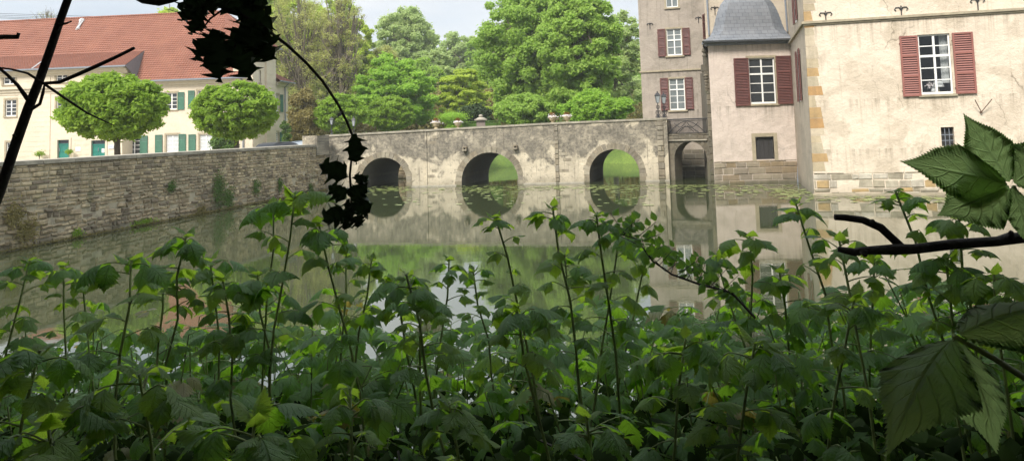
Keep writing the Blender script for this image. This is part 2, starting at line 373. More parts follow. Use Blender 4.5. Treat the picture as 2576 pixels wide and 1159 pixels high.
while u < Fw.L-.1:
    e = min(u+rr.uniform(.8, 1.3), Fw.L); z0, z1 = zw(u), zw(e); p = rr.uniform(.05, .08); g = .006
    mb.hexa([Fw.pt(u+g,z0-.1,p), Fw.pt(e-g,z1-.1,p), Fw.pt(e-g,z1-.1,-.75), Fw.pt(u+g,z0-.1,-.75), Fw.pt(u+g,z0+.02,p), Fw.pt(e-g,z1+.02,p), Fw.pt(e-g,z1+.03,-.75), Fw.pt(u+g,z0+.03,-.75)]); u = e
mb.build('coping', M_coping, wallT)

# ---------------------------------------------------------------- bridge
P0 = at_z(820, 475.5); P1 = at_z(1694, 455)
Fb = Fac((P0.x, P0.y), (P1.x, P1.y)); dB = tuple(Fb.d)
tops = [Fb.uz(820, 341), Fb.uz(1072, 327), Fb.uz(1402, 309), Fb.uz(1673, 297.5)]
def ztop(u):
    if u <= tops[0][0]: return tops[0][1]
    for (a, za), (b, zb) in zip(tops, tops[1:]):
        if u <= b: return za+(zb-za)*(u-a)/(b-a)
    return tops[-1][1]
uE = Fb.uz(1682, 400)[0]
BW = 5.2; back = Vector((Fb.n.x, Fb.n.y))*-BW+Vector((Fb.d.x, Fb.d.y))*(.95)      # slightly skewed barrels
def bpt(u, z, k=0.0): p = Fb.pt(u, z); return (p[0]+back.x*k, p[1]+back.y*k, z)
arches = []
for (xl, xr, xc, yc) in ((908, 1023, 966, 396), (1161, 1304, 1233, 383), (1483, 1610, 1546, 375)):
    a = Fb.uz(xl, 455)[0]; b = Fb.uz(xr, 455)[0]; zc = Fb.uz(xc, yc)[1]; arches.append((a, b, zc))
def arch_z(a, b, zc, u):
    c, r = (a+b)/2, (b-a)/2; zs = max(zc-r*1.0, .25); q = max(0, 1-((u-c)/r)**2); return zs+(zc-zs)*math.sqrt(q)
M_bplaster = plaster('bridge_render', dB, (.62,.54,.40), (.42,.365,.27), (.05,.046,.039), .97, (.8, 2.1, 3.1, 3.7), .75, .8, ((.12,.11,.09), (.07,.066,.056), (.20,.18,.14)))
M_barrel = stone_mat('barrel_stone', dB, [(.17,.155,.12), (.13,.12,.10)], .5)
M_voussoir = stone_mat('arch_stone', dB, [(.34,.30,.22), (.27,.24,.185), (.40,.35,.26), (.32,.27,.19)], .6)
bridge = thing('stone_bridge', Fb.pt(Fb.L/2, 0, -BW/2), 'weathered rendered stone bridge with three round arches crossing the moat', 'bridge')
us = set(np.linspace(0, uE, 60).tolist())
for a, b, zc in arches:
    us = {u for u in us if not (a-.01 < u < b+.01)} | {a+(b-a)*(.5-.5*math.cos(math.pi*i/24)) for i in range(25)}
us = sorted(us)
def zlow(u0, u1):
    for a, b, zc in arches:
        if a-.001 <= (u0+u1)/2 <= b+.001: return arch_z(a, b, zc, u0), arch_z(a, b, zc, u1), True
    return -.6, -.6, False
mb = MB(); brs = [MB() for _ in arches]
for u0, u1 in zip(us, us[1:]):
    l0, l1, hole = zlow(u0, u1)
    for k in (0, 1):
        mb.add([bpt(u0,l0,k), bpt(u1,l1,k), bpt(u1,ztop(u1)-.08,k), bpt(u0,ztop(u0)-.08,k)], [(0,1,2,3)])
    if hole: brs[[i for i, (a, b, _) in enumerate(arches) if a-.01 < (u0+u1)/2 < b+.01][0]].add([bpt(u0,l0,0), bpt(u1,l1,0), bpt(u1,l1,1), bpt(u0,l0,1)], [(0,1,2,3)])
for br, (a, b, zc) in zip(brs, arches):
    for u in (a, b):
        zb = arch_z(a, b, zc, u); br.add([bpt(u,-.6,0), bpt(u,zb,0), bpt(u,zb,1), bpt(u,-.6,1)], [(0,1,2,3)])
mb.add([bpt(uE,-.6,0), bpt(uE,ztop(uE)-.08,0), bpt(uE,ztop(uE)-.08,1), bpt(uE,-.6,1)], [(0,1,2,3)])
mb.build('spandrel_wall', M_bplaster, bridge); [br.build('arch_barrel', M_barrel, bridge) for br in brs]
mb = MB()
for u0, u1 in zip(us, us[1:]):
    mb.add([bpt(u0,ztop(u0)-.95,.04), bpt(u1,ztop(u1)-.95,.04), bpt(u1,ztop(u1)-.95,.96), bpt(u0,ztop(u0)-.95,.96)], [(0,1,2,3)])
mb.build('roadway', M_gravel, bridge)
# parapets: inner faces and copings
for k0, k1, nm in ((0, .075, 'coping'), (.925, 1, 'coping')):
    mb = MB(); u = 0; rr = random.Random(int(k0*10)+3)
    s0, s1 = (-.012, k1+.006) if k0 == 0 else (k0-.006, 1.012)
    while u < uE-.05:
        e = min(u+rr.uniform(.9, 1.5), uE); g = .005
        z0, z1 = ztop(u), ztop(e)
        mb.hexa([bpt(u+g,z0-.08,s0), bpt(e-g,z1-.08,s0), bpt(e-g,z1-.08,s1), bpt(u+g,z0-.08,s1), bpt(u+g,z0+.03,s0), bpt(e-g,z1+.03,s0), bpt(e-g,z1+.04,s1), bpt(u+g,z0+.04,s1)]); u = e
    mb.build(nm, M_coping, bridge)
    mb = MB(); kk = k1 if k0 == 0 else k0
    mb.add([bpt(0,ztop(0)-.95,kk), bpt(uE,ztop(uE)-.95,kk), bpt(uE,ztop(uE)-.08,kk), bpt(0,ztop(0)-.08,kk)], [(0,1,2,3)])
    mb.build('parapet_inner_face', M_bplaster, bridge)
for i, (a, b, zc) in enumerate(arches):     # voussoir rings
    mb = MB(); rr = random.Random(20+i); N = 19; c, r = (a+b)/2, (b-a)/2; zs = max(zc-r, .25)
    def ap(t, e): return (c-(r+e)*math.cos(t), zs+(zc-zs+e)*math.sin(t))
    for j in range(N):
        t0, t1 = math.pi*j/N+.008, math.pi*(j+1)/N-.008; pr = rr.uniform(.012, .045); th = rr.uniform(.29, .38)
        q = [ap(t0, -.01), ap(t1, -.01), ap(t1, th), ap(t0, th)]
        mb.hexa([Fb.pt(*p_, -.1) for p_ in q]+[Fb.pt(*p_, pr) for p_ in q])
    for s, u in ((-1, a), (1, b)):
        z = -.3
        while z < zs-.02:
            z1 = min(z+.3, zs); w_ = rr.uniform(.28, .42); u0, u1 = (u-w_, u+.01) if s < 0 else (u-.01, u+w_)
            Fb.box(mb, u0, u1, z+.006, z1-.006, -.1, rr.uniform(.015, .05)); z = z1
    mb.build('arch_ring', M_voussoir, bridge)
mb = MB()                                    # shallow buttress strips, waterline ledge, spouts
for x0, x1 in ((1396, 1406), (1655, 1672)):
    a, b = Fb.uz(x0, 400)[0], Fb.uz(x1, 400)[0]; mb = MB(); stones(mb, Fb, a, b, -.2, ztop(a)-.1, .2, .4, .5, .9, 9, (.05, .09), .008); mb.build('buttress_strip', M_voussoir, bridge)
a = Fb.uz(1072.5, 400)[0]; Fb.box(mb2 := MB(), a-.04, a+.04, -.3, ztop(a)-.1, -.05, .06); mb2.build('joint_strip', M_bplaster, bridge)
rr = random.Random(8)
for x in (1088, 1385, 1420):     # exposed dressed stones in the render
    for y in range(345, 452, 14):
        if rr.random() < .3:
            u, z = Fb.uz(x+rr.uniform(-7, 7), y); w_ = rr.uniform(.12, .3)
            if 0 < u-w_ and u+w_ < uE and not any(A-.45 < u < B+.45 for A, B, _ in arches): Fb.box(mb := MB(), u-w_, u+w_, z-.08, z+.08, -.05, rr.uniform(.006, .02)); mb.build('exposed_stone', M_voussoir, bridge)
prev = 0; M_ledge = flat('ledge_stone', (.36,.33,.26), .9, .25)
for a, b, zc in arches+[(uE, uE, 0)]:
    Fb.box(mb := MB(), prev, a-.3 if a != uE else uE, -.3, .08, -.05, .08); prev = b+.3; mb.build('waterline_ledge', M_ledge, bridge)
for x, y in ((1170, 375), (1297, 371)):
    u, z = Fb.uz(x, y); mb = MB(); Fb.box(mb, u-.11, u+.11, z-.10, z-.02, -.05, .30); Fb.box(mb, u-.11, u-.06, z-.02, z+.08, -.05, .28); Fb.box(mb, u+.06, u+.11, z-.02, z+.08, -.05, .28)
    Fb.box(mb, u-.13, u+.13, z+.09, z+.14, -.05, .2)
    mb.build('water_spout', M_voussoir, bridge)
# stone bank wall beyond the first arch
rw = thing('bank_wall', (-7.6, 52, 0), 'low stone bank wall glimpsed through the left arch', 'wall'); F5 = Fac((-10.2, 51.5), (-5.9, 53.0))
mb = MB(); F5.box(mb, 0, F5.L, -.3, 2.3, -1, 0); mb.build('wall_core', M_mortar, rw); mb = MB(); stones(mb, F5, 0, F5.L, -.2, 2.3, .2, .3, .3, .7, 91, (.0, .06)); mb.build('stone_courses', M_wstone, rw)
# abutment block joining wall and bridge
a = Fw.uz(794, 350)[0]; mb = MB(); zb = Fw.uz(810, 341)[1]
Fw.box(mb, a, Fw.L+.3, zw(Fw.L)-.6, zb, -.8, .09); mb.build('abutment_block', M_bplaster, bridge)

# ---------------------------------------------------------------- gate passage between bridge and castle
Fg = Fac(Fb.pt(uE, 0, -.35)[:2], at_y(1796, 455, 41.0)[:2]); dG = tuple(Fg.d)
M_gstone = stone_mat('gate_stone', dG, [(.15,.13,.095), (.11,.10,.075), (.19,.165,.12), (.13,.115,.085)], .5, green=.4)
GW = 1.1
def gpt(u, z, k): return Fg.pt(u, z, -k*GW)
ga, gb = Fg.uz(1698, 430)[0], Fg.uz(1780, 430)[0]; gz = Fg.uz(1740, 355.5)[1]; gE = Fg.L
zs1 = Fg.uz(1730, 336)[1]
mb = MB(); gu = sorted({0, gE} | {ga+(gb-ga)*(.5-.5*math.cos(math.pi*i/20)) for i in range(21)})
br = MB()
for u0, u1 in zip(gu, gu[1:]):
    hole = ga-.001 < (u0+u1)/2 < gb+.001
    l0, l1 = (arch_z(ga, gb, gz, u0), arch_z(ga, gb, gz, u1)) if hole else (-.6, -.6)
    for k in (0, 1): mb.add([gpt(u0,l0,k), gpt(u1,l1,k), gpt(u1,zs1,k), gpt(u0,zs1,k)], [(0,1,2,3)])
    if hole: br.add([gpt(u0,l0,0), gpt(u1,l1,0), gpt(u1,l1,1), gpt(u0,l0,1)], [(0,1,2,3)])
for u in (ga, gb):
    z_ = arch_z(ga, gb, gz, u); br.add([gpt(u,-.6,0), gpt(u,z_,0), gpt(u,z_,1), gpt(u,-.6,1)], [(0,1,2,3)])
mb.add([gpt(0,zs1,0), gpt(gE,zs1,0), gpt(gE,zs1,1), gpt(0,zs1,1)], [(0,1,2,3)])
passage = thing('gate_passage', Fg.pt(gE/2, 0, -1), 'dark stone link with a small round arch and iron railing beside the castle', 'bridge')
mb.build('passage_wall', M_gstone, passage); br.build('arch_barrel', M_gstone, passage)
mb = MB(); c, r = (ga+gb)/2, (gb-ga)/2; zz = max(gz-r, .25)
for j in range(17):
    t0, t1 = math.pi*j/17+.01, math.pi*(j+1)/17-.01
    q = [(c-(r+e)*math.cos(t_), zz+(gz-zz+e)*math.sin(t_)) for t_, e in ((t0,-.01),(t1,-.01),(t1,.24),(t0,.24))]
    mb.hexa([Fg.pt(*p_, -.1) for p_ in q]+[Fg.pt(*p_, .02) for p_ in q])
mb.build('arch_ring', M_gstone, passage)
mb = MB(); zl = Fg.uz(1735, 352.5)[1]
stones(mb, Fg, 0, gE, zl+.05, zs1, .2, .25, .3, .6, 31, (.0, .03)); mb.build('stone_courses', M_gstone, passage)
mb = MB(); Fg.box(mb, .0, gE-.25, zl-.03, zl+.04, -.05, .12); mb.build('cornice', M_coping, passage)
# railing: bars, rails, two sweeping curves
mb = MB(); zr0, zr1 = zs1+.03, Fg.uz(1735, 299.5)[1]; o_ = .03
for u in np.linspace(.08, gE-.3, 34): mb.tube([Fg.pt(u, zr0, o_), Fg.pt(u, zr1-.05, o_)], .017, 4)
for z_ in (zr0, zr1-.09): mb.tube([Fg.pt(.02, z_, o_), Fg.pt(gE-.25, z_, o_)], .018, 4)
mb.tube([Fg.pt(-.2, zr1, o_), Fg.pt(gE-.22, zr1, o_)], .035, 6)
mb.build('railing_bars', M_iron, passage)
mb = MB(); L_ = gE-.4
for hgt, x0, x1 in ((.66, .15, L_+.08), (.36, .55, L_-.3)):
    mb.tube([Fg.pt(x0+(x1-x0)*i/14, zr0+hgt*math.sin(math.pi*i/14), o_+.04) for i in range(15)], .022, 5)
for s in (0, 1):
    mb.tube([Fg.pt((L_*.5+.1)+(-1 if s else 1)*(.02+.9*i/10*L_/3), zr0+.62-.28*math.sin(i/10*3.0), o_+.04) for i in range(11)], .018, 5)
    mb.tube([Fg.pt((L_*.5+.1)+(-1 if s else 1)*(.05+.10*i), zr0+.40-.09*i+.02*math.sin(i*2), o_+.04) for i in range(5)], .018, 5)
mb.build('railing_scroll', M_iron, passage)

# ---------------------------------------------------------------- lanterns, urns, pedestal
M_lampglass = NT('lantern_glass').fin((.3, .33, .34), .15)
def lantern(loc, label, group, h=.95, s=1.0, ornate=False):
    t_ = thing('street_lantern', loc, label, 'lantern', group); x, y, z = loc
    mb = MB()
    mb.lathe(loc, [(.09*s, 0), (.09*s, .04), (.05*s, .08), (.03*s, .2*h), (.045*s, .24*h), (.025*s, .3*h), (.022*s, .62*h), (.05*s, .64*h)], 8)
    if ornate:
        for k in range(4):
            a = math.pi/2*k+.4
            mb.tube([(x+math.cos(a)*r_, y+math.sin(a)*r_, z+zz_) for r_, zz_ in ((.03,.32*h), (.14,.30*h), (.17,.2*h), (.11,.13*h), (.16,.06*h), (.2,.02))], .014, 5)
            mb.tube([(x+math.cos(a)*r_, y+math.sin(a)*r_, z+zz_) for r_, zz_ in ((.03,.5*h), (.10,.52*h), (.12,.44*h), (.05,.38*h))], .012, 5)
    mb.build('post', M_iron, t_)
    mb = MB(); mb.lathe((x, y, z+.64*h), [(.075*s, 0), (.135*s, .30*h)], 4); mb.build('lamp_glass', M_lampglass, t_)
    mb = MB()
    for k in range(4):
        a = math.pi/2*(k+.5); mb.tube([(x+math.cos(a)*.078*s, y+math.sin(a)*.078*s, z+.64*h), (x+math.cos(a)*.14*s, y+math.sin(a)*.14*s, z+.945*h)], .01, 4)
    mb.lathe((x, y, z+.94*h), [(.17*s, 0), (.17*s, .015), (.10*s, .09*h), (.035*s, .13*h), (.03*s, .17*h), (.012*s, .2*h)], 4)
    mb.build('lamp_cap', M_iron, t_); return t_
u = Fb.uz(822, 341)[0]; p = Fb.pt(max(.3, u), ztop(u)+.03, -.25); lantern(p, 'left glass lantern on the low end of the bridge parapet', 'lanterns at the far bridge end', .95, .95)
p = at_y(890, 338, 49.0); lantern((p.x, p.y, p.z-.25), 'right glass lantern in front of the round green bushes', 'lanterns at the far bridge end', 1.25, 1.1)
p = Fb.pt(uE-.45, ztop(uE)+.035, -.22); lantern(p, 'ornate black lantern at the castle end of the bridge, nearer one', 'black lanterns at the castle gate', 1.35, 1.25, True)
p = Fb.pt(uE-.05, ztop(uE)+.035, -.7); lantern(p, 'ornate black lantern close behind its twin before the shuttered window', 'black lanterns at the castle gate', 1.3, 1.25, True)

M_terra = flat('urn_stone', (.50, .42, .26), .85, .15, 8)
M_flower = leaf_mat('white_blossom', (.75, .72, .70), (.85, .78, .78), .2, 6)
M_redfl = leaf_mat('rust_foliage', (.16, .07, .02), (.25, .14, .03), .3, 6)
def leaf_cloud(mb, n, c, rx, ry, rz, size, mi=0, up=.3, seed=0, shell=.6, zmin=None):
    r_ = np.random.default_rng(seed)
    d = r_.normal(size=(n, 3)); d /= np.linalg.norm(d, axis=1)[:, None]
    rad = (shell+(1-shell)*r_.random(n)**.7)*(1+.45*np.maximum(0, r_.normal(size=n)-.6))
    p_ = np.array(c)+d*rad[:, None]*np.array([rx, ry, rz])
    if zmin is not None: k = p_[:, 2] > zmin; p_, d = p_[k], d[k]; n = len(p_)
    leaf_quads(mb, p_, d*.6+np.array([0, 0, up]), size, r_, mi)
def leaf_quads(mb, p_, nr, size, r_, mi=0, asp=.55):
    n = len(p_); nr = nr+r_.normal(size=(n, 3))*.55; nr /= np.linalg.norm(nr, axis=1)[:, None]
    t1 = np.cross(nr, r_.normal(size=(n, 3))); t1 /= np.linalg.norm(t1, axis=1)[:, None]+1e-9; t2 = np.cross(nr, t1)
    s = size*(.6+.8*r_.random(n))[:, None]
    v = np.stack([p_-t1*s*.5, p_+t2*s*asp*.5-nr*s*.08, p_+t1*s*.5, p_-t2*s*asp*.5-nr*s*.08], 1).reshape(-1, 3)
    i = np.arange(n)*4; mb.arr(v, np.stack([i, i+1, i+2, i+3], 1), mi)
def urn(x, y, Y, label, s=1.0):
    p = at_y(x, y, Y); b = (p.x, p.y, p.z-.12); s *= .86; t_ = thing('flower_urn', b, label, 'urn', 'flower urns on the far side of the bridge')
    mb = MB(); mb.lathe(b, [(r_*s, z_*s) for r_, z_ in ((.17, 0), (.17, .06), (.09, .1), (.09, .16), (.2, .22), (.27, .34), (.28, .42), (.33, .44), (.33, .5), (.26, .5), (.22, .44))], 20); mb.build('urn_bowl', M_terra, t_, smooth=False)
    mb = MB(); leaf_cloud(mb, 260, (b[0], b[1], b[2]+.52*s), .34*s, .34*s, .13*s, .10, seed=int(x)); mb.build('white_flowers', M_flower, t_)
    mb = MB(); leaf_cloud(mb, 200, (b[0], b[1], b[2]+.66*s), .2*s, .2*s, .2*s, .10, seed=int(x)+1, shell=.2); mb.build('rust_foliage', M_redfl, t_)
    mb = MB(); mb.box((b[0]-.26, b[1]-.26, p.z-1.4), (b[0]+.26, b[1]+.26, p.z-.121)); mb.build('plinth', M_coping, t_)
urn(1097, 320, 50.5, 'leftmost flower urn, on the far side of the bridge beside the small lawn')
urn(1152, 319, 50.2, 'flower urn just in front of the flat-topped clipped bush')
urn(1390, 306, 48.8, 'flower urn above the bridge buttress strip, left one of the right pair')
urn(1427, 304.5, 48.6, 'rightmost flower urn against the big tree')
p = at_y(1210, 318, 53); b = (p.x, p.y, p.z-1.2); t_ = thing('stone_pedestal', b, 'grey stone gate pillar with a cap and ball beyond the bridge', 'pillar')
mb = MB(); mb.box((p.x-.30, p.y-.30, b[2]), (p.x+.30, p.y+.30, p.z+.42)); mb.build('pillar_shaft', flat('pillar_stone', (.22,.18,.15), .9), t_)
mb = MB(); mb.box((p.x-.44, p.y-.44, p.z+.42), (p.x+.44, p.y+.44, p.z+.52)); mb.lathe((p.x, p.y, p.z+.52), [(.40, 0), (.22, .1), (.10, .13), (.15, .19), (.14, .28), (.04, .33)], 12); mb.build('pillar_cap', M_coping, t_)
# ---------------------------------------------------------------- windows
def shutter(parent, F, u0, u1, z0, z1, m, panels=3, o=.04, slats=8, name='shutter', solid=False):
    mb = MB(); bm_ = {'red_shutter_paint': M_reddark, 'lit_red_shutter_paint': M_reddark, 'green_shutter_paint': M_greendark}[m.name]; fw = min(.07, (u1-u0)*.16); t_ = .045
    F.box(mb, u0, u0+fw, z0, z1, o, o+t_); F.box(mb, u1-fw, u1, z0, z1, o, o+t_)
    hts = [z0, *[z0+(z1-z0)*k/panels for k in range(1, panels)], z1]
    for k, z in enumerate(hts):
        a = z if k == 0 else (z-fw if k == panels else z-fw*.6); F.box(mb, u0+fw, u1-fw, a, a+fw*(1 if k in (0, panels) else 1.2), o+.001, o+t_-.002)
    for k in range(panels):
        a, b = hts[k]+fw*(1 if k == 0 else .6), hts[k+1]-fw*(1 if k == panels-1 else .6)
        if solid and k < panels-1: F.box(mb, u0+fw, u1-fw, a, b, o+.01, o+.03); continue
        for j in range(slats):
            za, zb = a+(b-a)*j/slats, a+(b-a)*(j+.58)/slats
            q = [(u0+fw, za, o+.032), (u1-fw, za, o+.032), (u1-fw, za+.008, o+.006), (u0+fw, za+.008, o+.006), (u0+fw, zb, o+.012), (u1-fw, zb, o+.012), (u1-fw, zb+.004, o+.004), (u0+fw, zb+.004, o+.004)]
            q = [(u0+fw, za, o+.034), (u1-fw, za, o+.034), (u1-fw, za, o+.026), (u0+fw, za, o+.026), (u0+fw, zb, o+.014), (u1-fw, zb, o+.014), (u1-fw, zb, o+.004), (u0+fw, zb, o+.004)]
            mb.hexa([F.pt(*p_) for p_ in q])
        F.box(mb, u0+fw, u1-fw, a, b, o, o+.003, 1)
    for z in (z0+(z1-z0)*.1, z0+(z1-z0)*.88): F.box(mb, u0-.02, u1+.02, z-.015, z+.015, o-.035, o)
    return mb.build(name, [m, bm_], parent)
def window(root, F, u0, u1, z0, z1, top=2, bot=3, split=.38, depth=.1, mframe=None, back=None, ths=.055, sill=True, surround=None, pane_m=None):
    """frame sits in its reveal; returns the frame (part) carrying pane, sill, shutters (sub-parts)"""
    mb = MB(); o0, o1 = -depth-.06, -depth; f = ths; W, H = u1-u0, z1-z0
    F.box(mb, u0, u0+f, z0, z1, o0, o1); F.box(mb, u1-f, u1, z0, z1, o0, o1)
    F.box(mb, u0+f, u1-f, z0, z0+f*1.5, o0+.001, o1+.004); F.box(mb, u0+f, u1-f, z1-f, z1, o0+.001, o1-.002)
    um = (u0+u1)/2; zm = z1-H*split
    F.box(mb, um-f*.65, um+f*.65, z0+f*1.5, z1-f, o0+.002, o1+.006)
    if top: F.box(mb, u0+f, u1-f, zm-f*.75, zm+f*.75, o0+.003, o1+.012)
    g = f*.32
    segs = [(zm, z1-f, top), (z0+f*1.5, zm, bot)] if top else [(z0+f*1.5, z1-f, bot)]
    for a, b, nn in segs:
        for k in range(1, nn):
            z = a+(b-a)*k/nn
            F.box(mb, u0+f, um-f*.65, z-g, z+g, o0+.01, o1-.01); F.box(mb, um+f*.65, u1-f, z-g, z+g, o0+.01, o1-.01)
    fr = mb.build('window', mframe or M_white, root)
    mb = MB(); mb.add([F.pt(u0, z0, -depth-.03), F.pt(u1, z0, -depth-.03), F.pt(u1, z1, -depth-.03), F.pt(u0, z1, -depth-.03)], [(0,1,2,3)])
    mb.build('pane', pane_m or M_glass, fr)
    if sill: mb = MB(); F.box(mb, u0-.12, u1+.12, z0-.10, z0-.005, -depth, .09); mb.build('sill', M_trimstone, fr)
    if surround:
        s = surround; mb = MB()
        F.box(mb, u0-s, u0, z0-.004, z1, -.05, .018); F.box(mb, u1, u1+s, z0-.004, z1, -.05, .018); F.box(mb, u0-s, u1+s, z1, z1+s, -.05, .02)
        mb.build('surround', M_trimstone, fr)
    return fr
def anchor(root, F, x, y, s=.28):
    u, z = F.uz(x, y); mb = MB()
    mb.tube([F.pt(u, z-s*.9, .03), F.pt(u, z+s*.5, .03)], .022, 5)
    for k in (-1, 1): mb.tube([F.pt(u+k*s*a, z+s*b, .03) for a, b in ((0, .2), (.25, .62), (.62, .62), (.8, .35), (.6, .2))], .02, 5)
    mb.tube([F.pt(u-s*.12, z+s*.5, .03), F.pt(u, z+s*.85, .03), F.pt(u+s*.12, z+s*.5, .03)], .018, 5)
    mb.build('wall_anchor', M_iron, root)

# ---------------------------------------------------------------- castle
castle = thing('moated_castle', (13, 38, 0), 'pale rendered castle with red shutters and grey bell roof standing in the moat', 'castle')

# facades
K = at_z(2049, 492); KR = at_z(2576, 489)
Fm = Fac((K.x, K.y), (KR.x+(KR.x-K.x)*.6, KR.y+(KR.y-K.y)*.6))
T0 = at_z(1798, 463); T1 = at_y(2008, 459.5, T0.y); Ft = Fac((T0.x, T0.y), (T1.x, T1.y))
Fs = Fac((T1.x, T1.y+.0), (K.x, K.y))                 # receding side face
YA = 44.0; A0 = at_y(1613, 200, YA+1.2); A1 = at_y(1800, 200, YA); Fa = Fac((A0.x, A0.y), (A1.x, A1.y))
Fr = Fac((at_y(1776, 100, 42.2).x, 42.2), (at_y(2010, 100, 42.2).x, 42.2))   # recessed wall behind the turret
TOP = 15.0
# main block
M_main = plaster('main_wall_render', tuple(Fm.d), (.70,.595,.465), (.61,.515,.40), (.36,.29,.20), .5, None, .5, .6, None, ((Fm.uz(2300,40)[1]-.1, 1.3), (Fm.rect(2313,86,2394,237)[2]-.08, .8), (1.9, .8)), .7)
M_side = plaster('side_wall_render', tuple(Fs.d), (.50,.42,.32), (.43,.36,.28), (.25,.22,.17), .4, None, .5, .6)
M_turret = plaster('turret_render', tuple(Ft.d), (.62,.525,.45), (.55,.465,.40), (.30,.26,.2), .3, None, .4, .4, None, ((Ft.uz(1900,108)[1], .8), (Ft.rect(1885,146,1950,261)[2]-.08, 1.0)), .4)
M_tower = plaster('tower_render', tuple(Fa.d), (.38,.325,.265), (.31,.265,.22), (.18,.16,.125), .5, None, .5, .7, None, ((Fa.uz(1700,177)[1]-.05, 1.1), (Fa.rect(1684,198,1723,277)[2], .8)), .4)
wm = Fm.rect(2313, 86, 2394, 237); wb = Fm.rect(2368, 320, 2401, 368)
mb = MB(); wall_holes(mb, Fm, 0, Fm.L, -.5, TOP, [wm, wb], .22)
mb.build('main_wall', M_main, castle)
win = window(castle, Fm, *wm, depth=.08, ths=.06, split=.36, pane_m=(lambda t: (t.t.links.new(t.n('MixShader', i0=.05, i1=t.n('BsdfTransparent').outputs[0], i2=t.n('BsdfGlossy', Roughness=.03, Color=(.7,.75,.8,1)).outputs[0]).outputs[0], t.out.inputs[0]), t.m)[1])(NT('clear_glass')))
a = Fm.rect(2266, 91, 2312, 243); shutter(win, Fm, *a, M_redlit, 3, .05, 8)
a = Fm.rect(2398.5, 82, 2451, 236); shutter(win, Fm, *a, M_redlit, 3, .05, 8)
# the room seen through it: back wall, curtain, lamp and flower vase
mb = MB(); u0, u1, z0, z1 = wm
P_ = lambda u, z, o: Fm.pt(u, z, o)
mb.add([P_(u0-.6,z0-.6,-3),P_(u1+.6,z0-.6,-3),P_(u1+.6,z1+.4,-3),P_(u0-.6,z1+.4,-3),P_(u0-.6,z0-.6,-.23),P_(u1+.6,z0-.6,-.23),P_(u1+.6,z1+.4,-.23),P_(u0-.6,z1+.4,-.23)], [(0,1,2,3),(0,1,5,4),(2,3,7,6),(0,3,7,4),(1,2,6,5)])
mb.build('room', flat('unlit_room_tone', (.10,.10,.09), .9), castle)  # interior darkness put into the colour of the room faces
mb = MB(); N = 22; xs_ = np.linspace(u1-.32, u1-.03, N)
for i in range(N-1):
    mb.add([P_(xs_[i], z0+.45, -.32-.03*math.sin(i*1.5)), P_(xs_[i+1], z0+.45, -.32-.03*math.sin((i+1)*1.5)), P_(xs_[i+1]+.0, z1, -.32-.03*math.sin((i+1)*1.5)), P_(xs_[i], z1, -.32-.03*math.sin(i*1.5))], [(0,1,2,3)])
mb.build('curtain', M_curtain, win, smooth=True)
lt = thing('table_lamp', P_(u1-.42, z0+.1, -.45), 'white-shaded table lamp behind the lower right panes of the large castle window', 'lamp')
mb = MB(); mb.lathe(P_(u1-.42, z0+.02, -.45), [(.08,0),(.05,.04),(.03,.3)], 12); mb.build('lamp_stand', M_terra, lt)
mb = MB(); mb.lathe(P_(u1-.42, z0+.3, -.45), [(.22,0),(.15,.24)], 16); mb.build('lamp_shade', M_curtain, lt)
vt = thing('flower_vase', P_(u0+.42, z0, -.4), 'white vase of flowers behind the lower left panes of the large castle window', 'vase')
mb = MB(); mb.lathe(P_(u0+.55, z0+.02, -.4), [(.05,0),(.10,.12),(.07,.22),(.09,.26)], 14); mb.build('vase_body', M_curtain, vt)
mb = MB(); leaf_cloud(mb, 120, P_(u0+.42, z0+.38, -.4), .22, .1, .14, .06, seed=4, shell=.1); mb.build('flowers', M_flower, vt)
# small barred opening
mb = MB(); u0, u1, z0, z1 = wb
for k in (.33, .66): mb.tube([Fm.pt(u0+(u1-u0)*k, z0, -.07), Fm.pt(u0+(u1-u0)*k, z1, -.07)], .014, 5)
for k in (.3, .6): mb.tube([Fm.pt(u0, z0+(z1-z0)*k, -.07), Fm.pt(u1, z0+(z1-z0)*k, -.07)], .014, 5)
gr = mb.build('grille', M_zinc, castle)
mb = MB(); mb.add([Fm.pt(u0,z0,-.2), Fm.pt(u1,z0,-.2), Fm.pt(u1,z1,-.2), Fm.pt(u0,z1,-.2)], [(0,1,2,3)]); mb.build('opening', M_dim, gr)
# string course
ub, zb0 = Fm.uz(2024, 60); ub2, zb2 = Fm.uz(2570, 21)
mb = MB(); zc_ = (zb0+zb2)/2
Fm.box(mb, -.10, Fm.L, zc_-.06, zc_+.04, -.05, .12); Fm.box(mb, -.05, Fm.L, zc_-.13, zc_-.06, -.05, .06)
Fs.box(mb, 0, Fs.L+.0, zc_-.06, zc_+.035, -.05, .11)
mb.build('string_course', M_trimstone, castle)
for x, y in ((2077, 44), (2267, 31), (2459, 11)): anchor(castle, Fm, x, y, .32)
# corner quoins in mixed sandstone
M_quoins = [stone_mat('quoin_stone', tuple(Fm.d), [c_], .3, tide=False) for c_ in ((.46,.27,.11), (.50,.41,.27), (.55,.46,.33), (.47,.31,.14), (.46,.39,.27))]
rr = random.Random(12); z = 1.0
while z < TOP:
    h = rr.uniform(.28, .5); w_ = rr.uniform(.25, .62)
    c = .012
    if rr.random() < .86:
        mb = MB(); mb.hexa([Fm.pt(.0,z+.01,-.1), Fm.pt(w_,z+.01,-.1), Fm.pt(w_,z+.01,.004), Fm.pt(.0,z+.01,.012), Fm.pt(.0,z+h-.01,-.1), Fm.pt(w_,z+h-.01,-.1), Fm.pt(w_-.05,z+h-.01,.004), Fm.pt(.0,z+h-.01,.012)]); mb.build('quoin', M_quoins[rr.randrange(5)], castle)
    z += h
M_plinth = stone_mat('plinth_stone', tuple(Fm.d), [(.46,.41,.31), (.38,.33,.24), (.52,.47,.38), (.50,.34,.15), (.34,.30,.22), (.44,.39,.30), (.36,.32,.25)], .45)
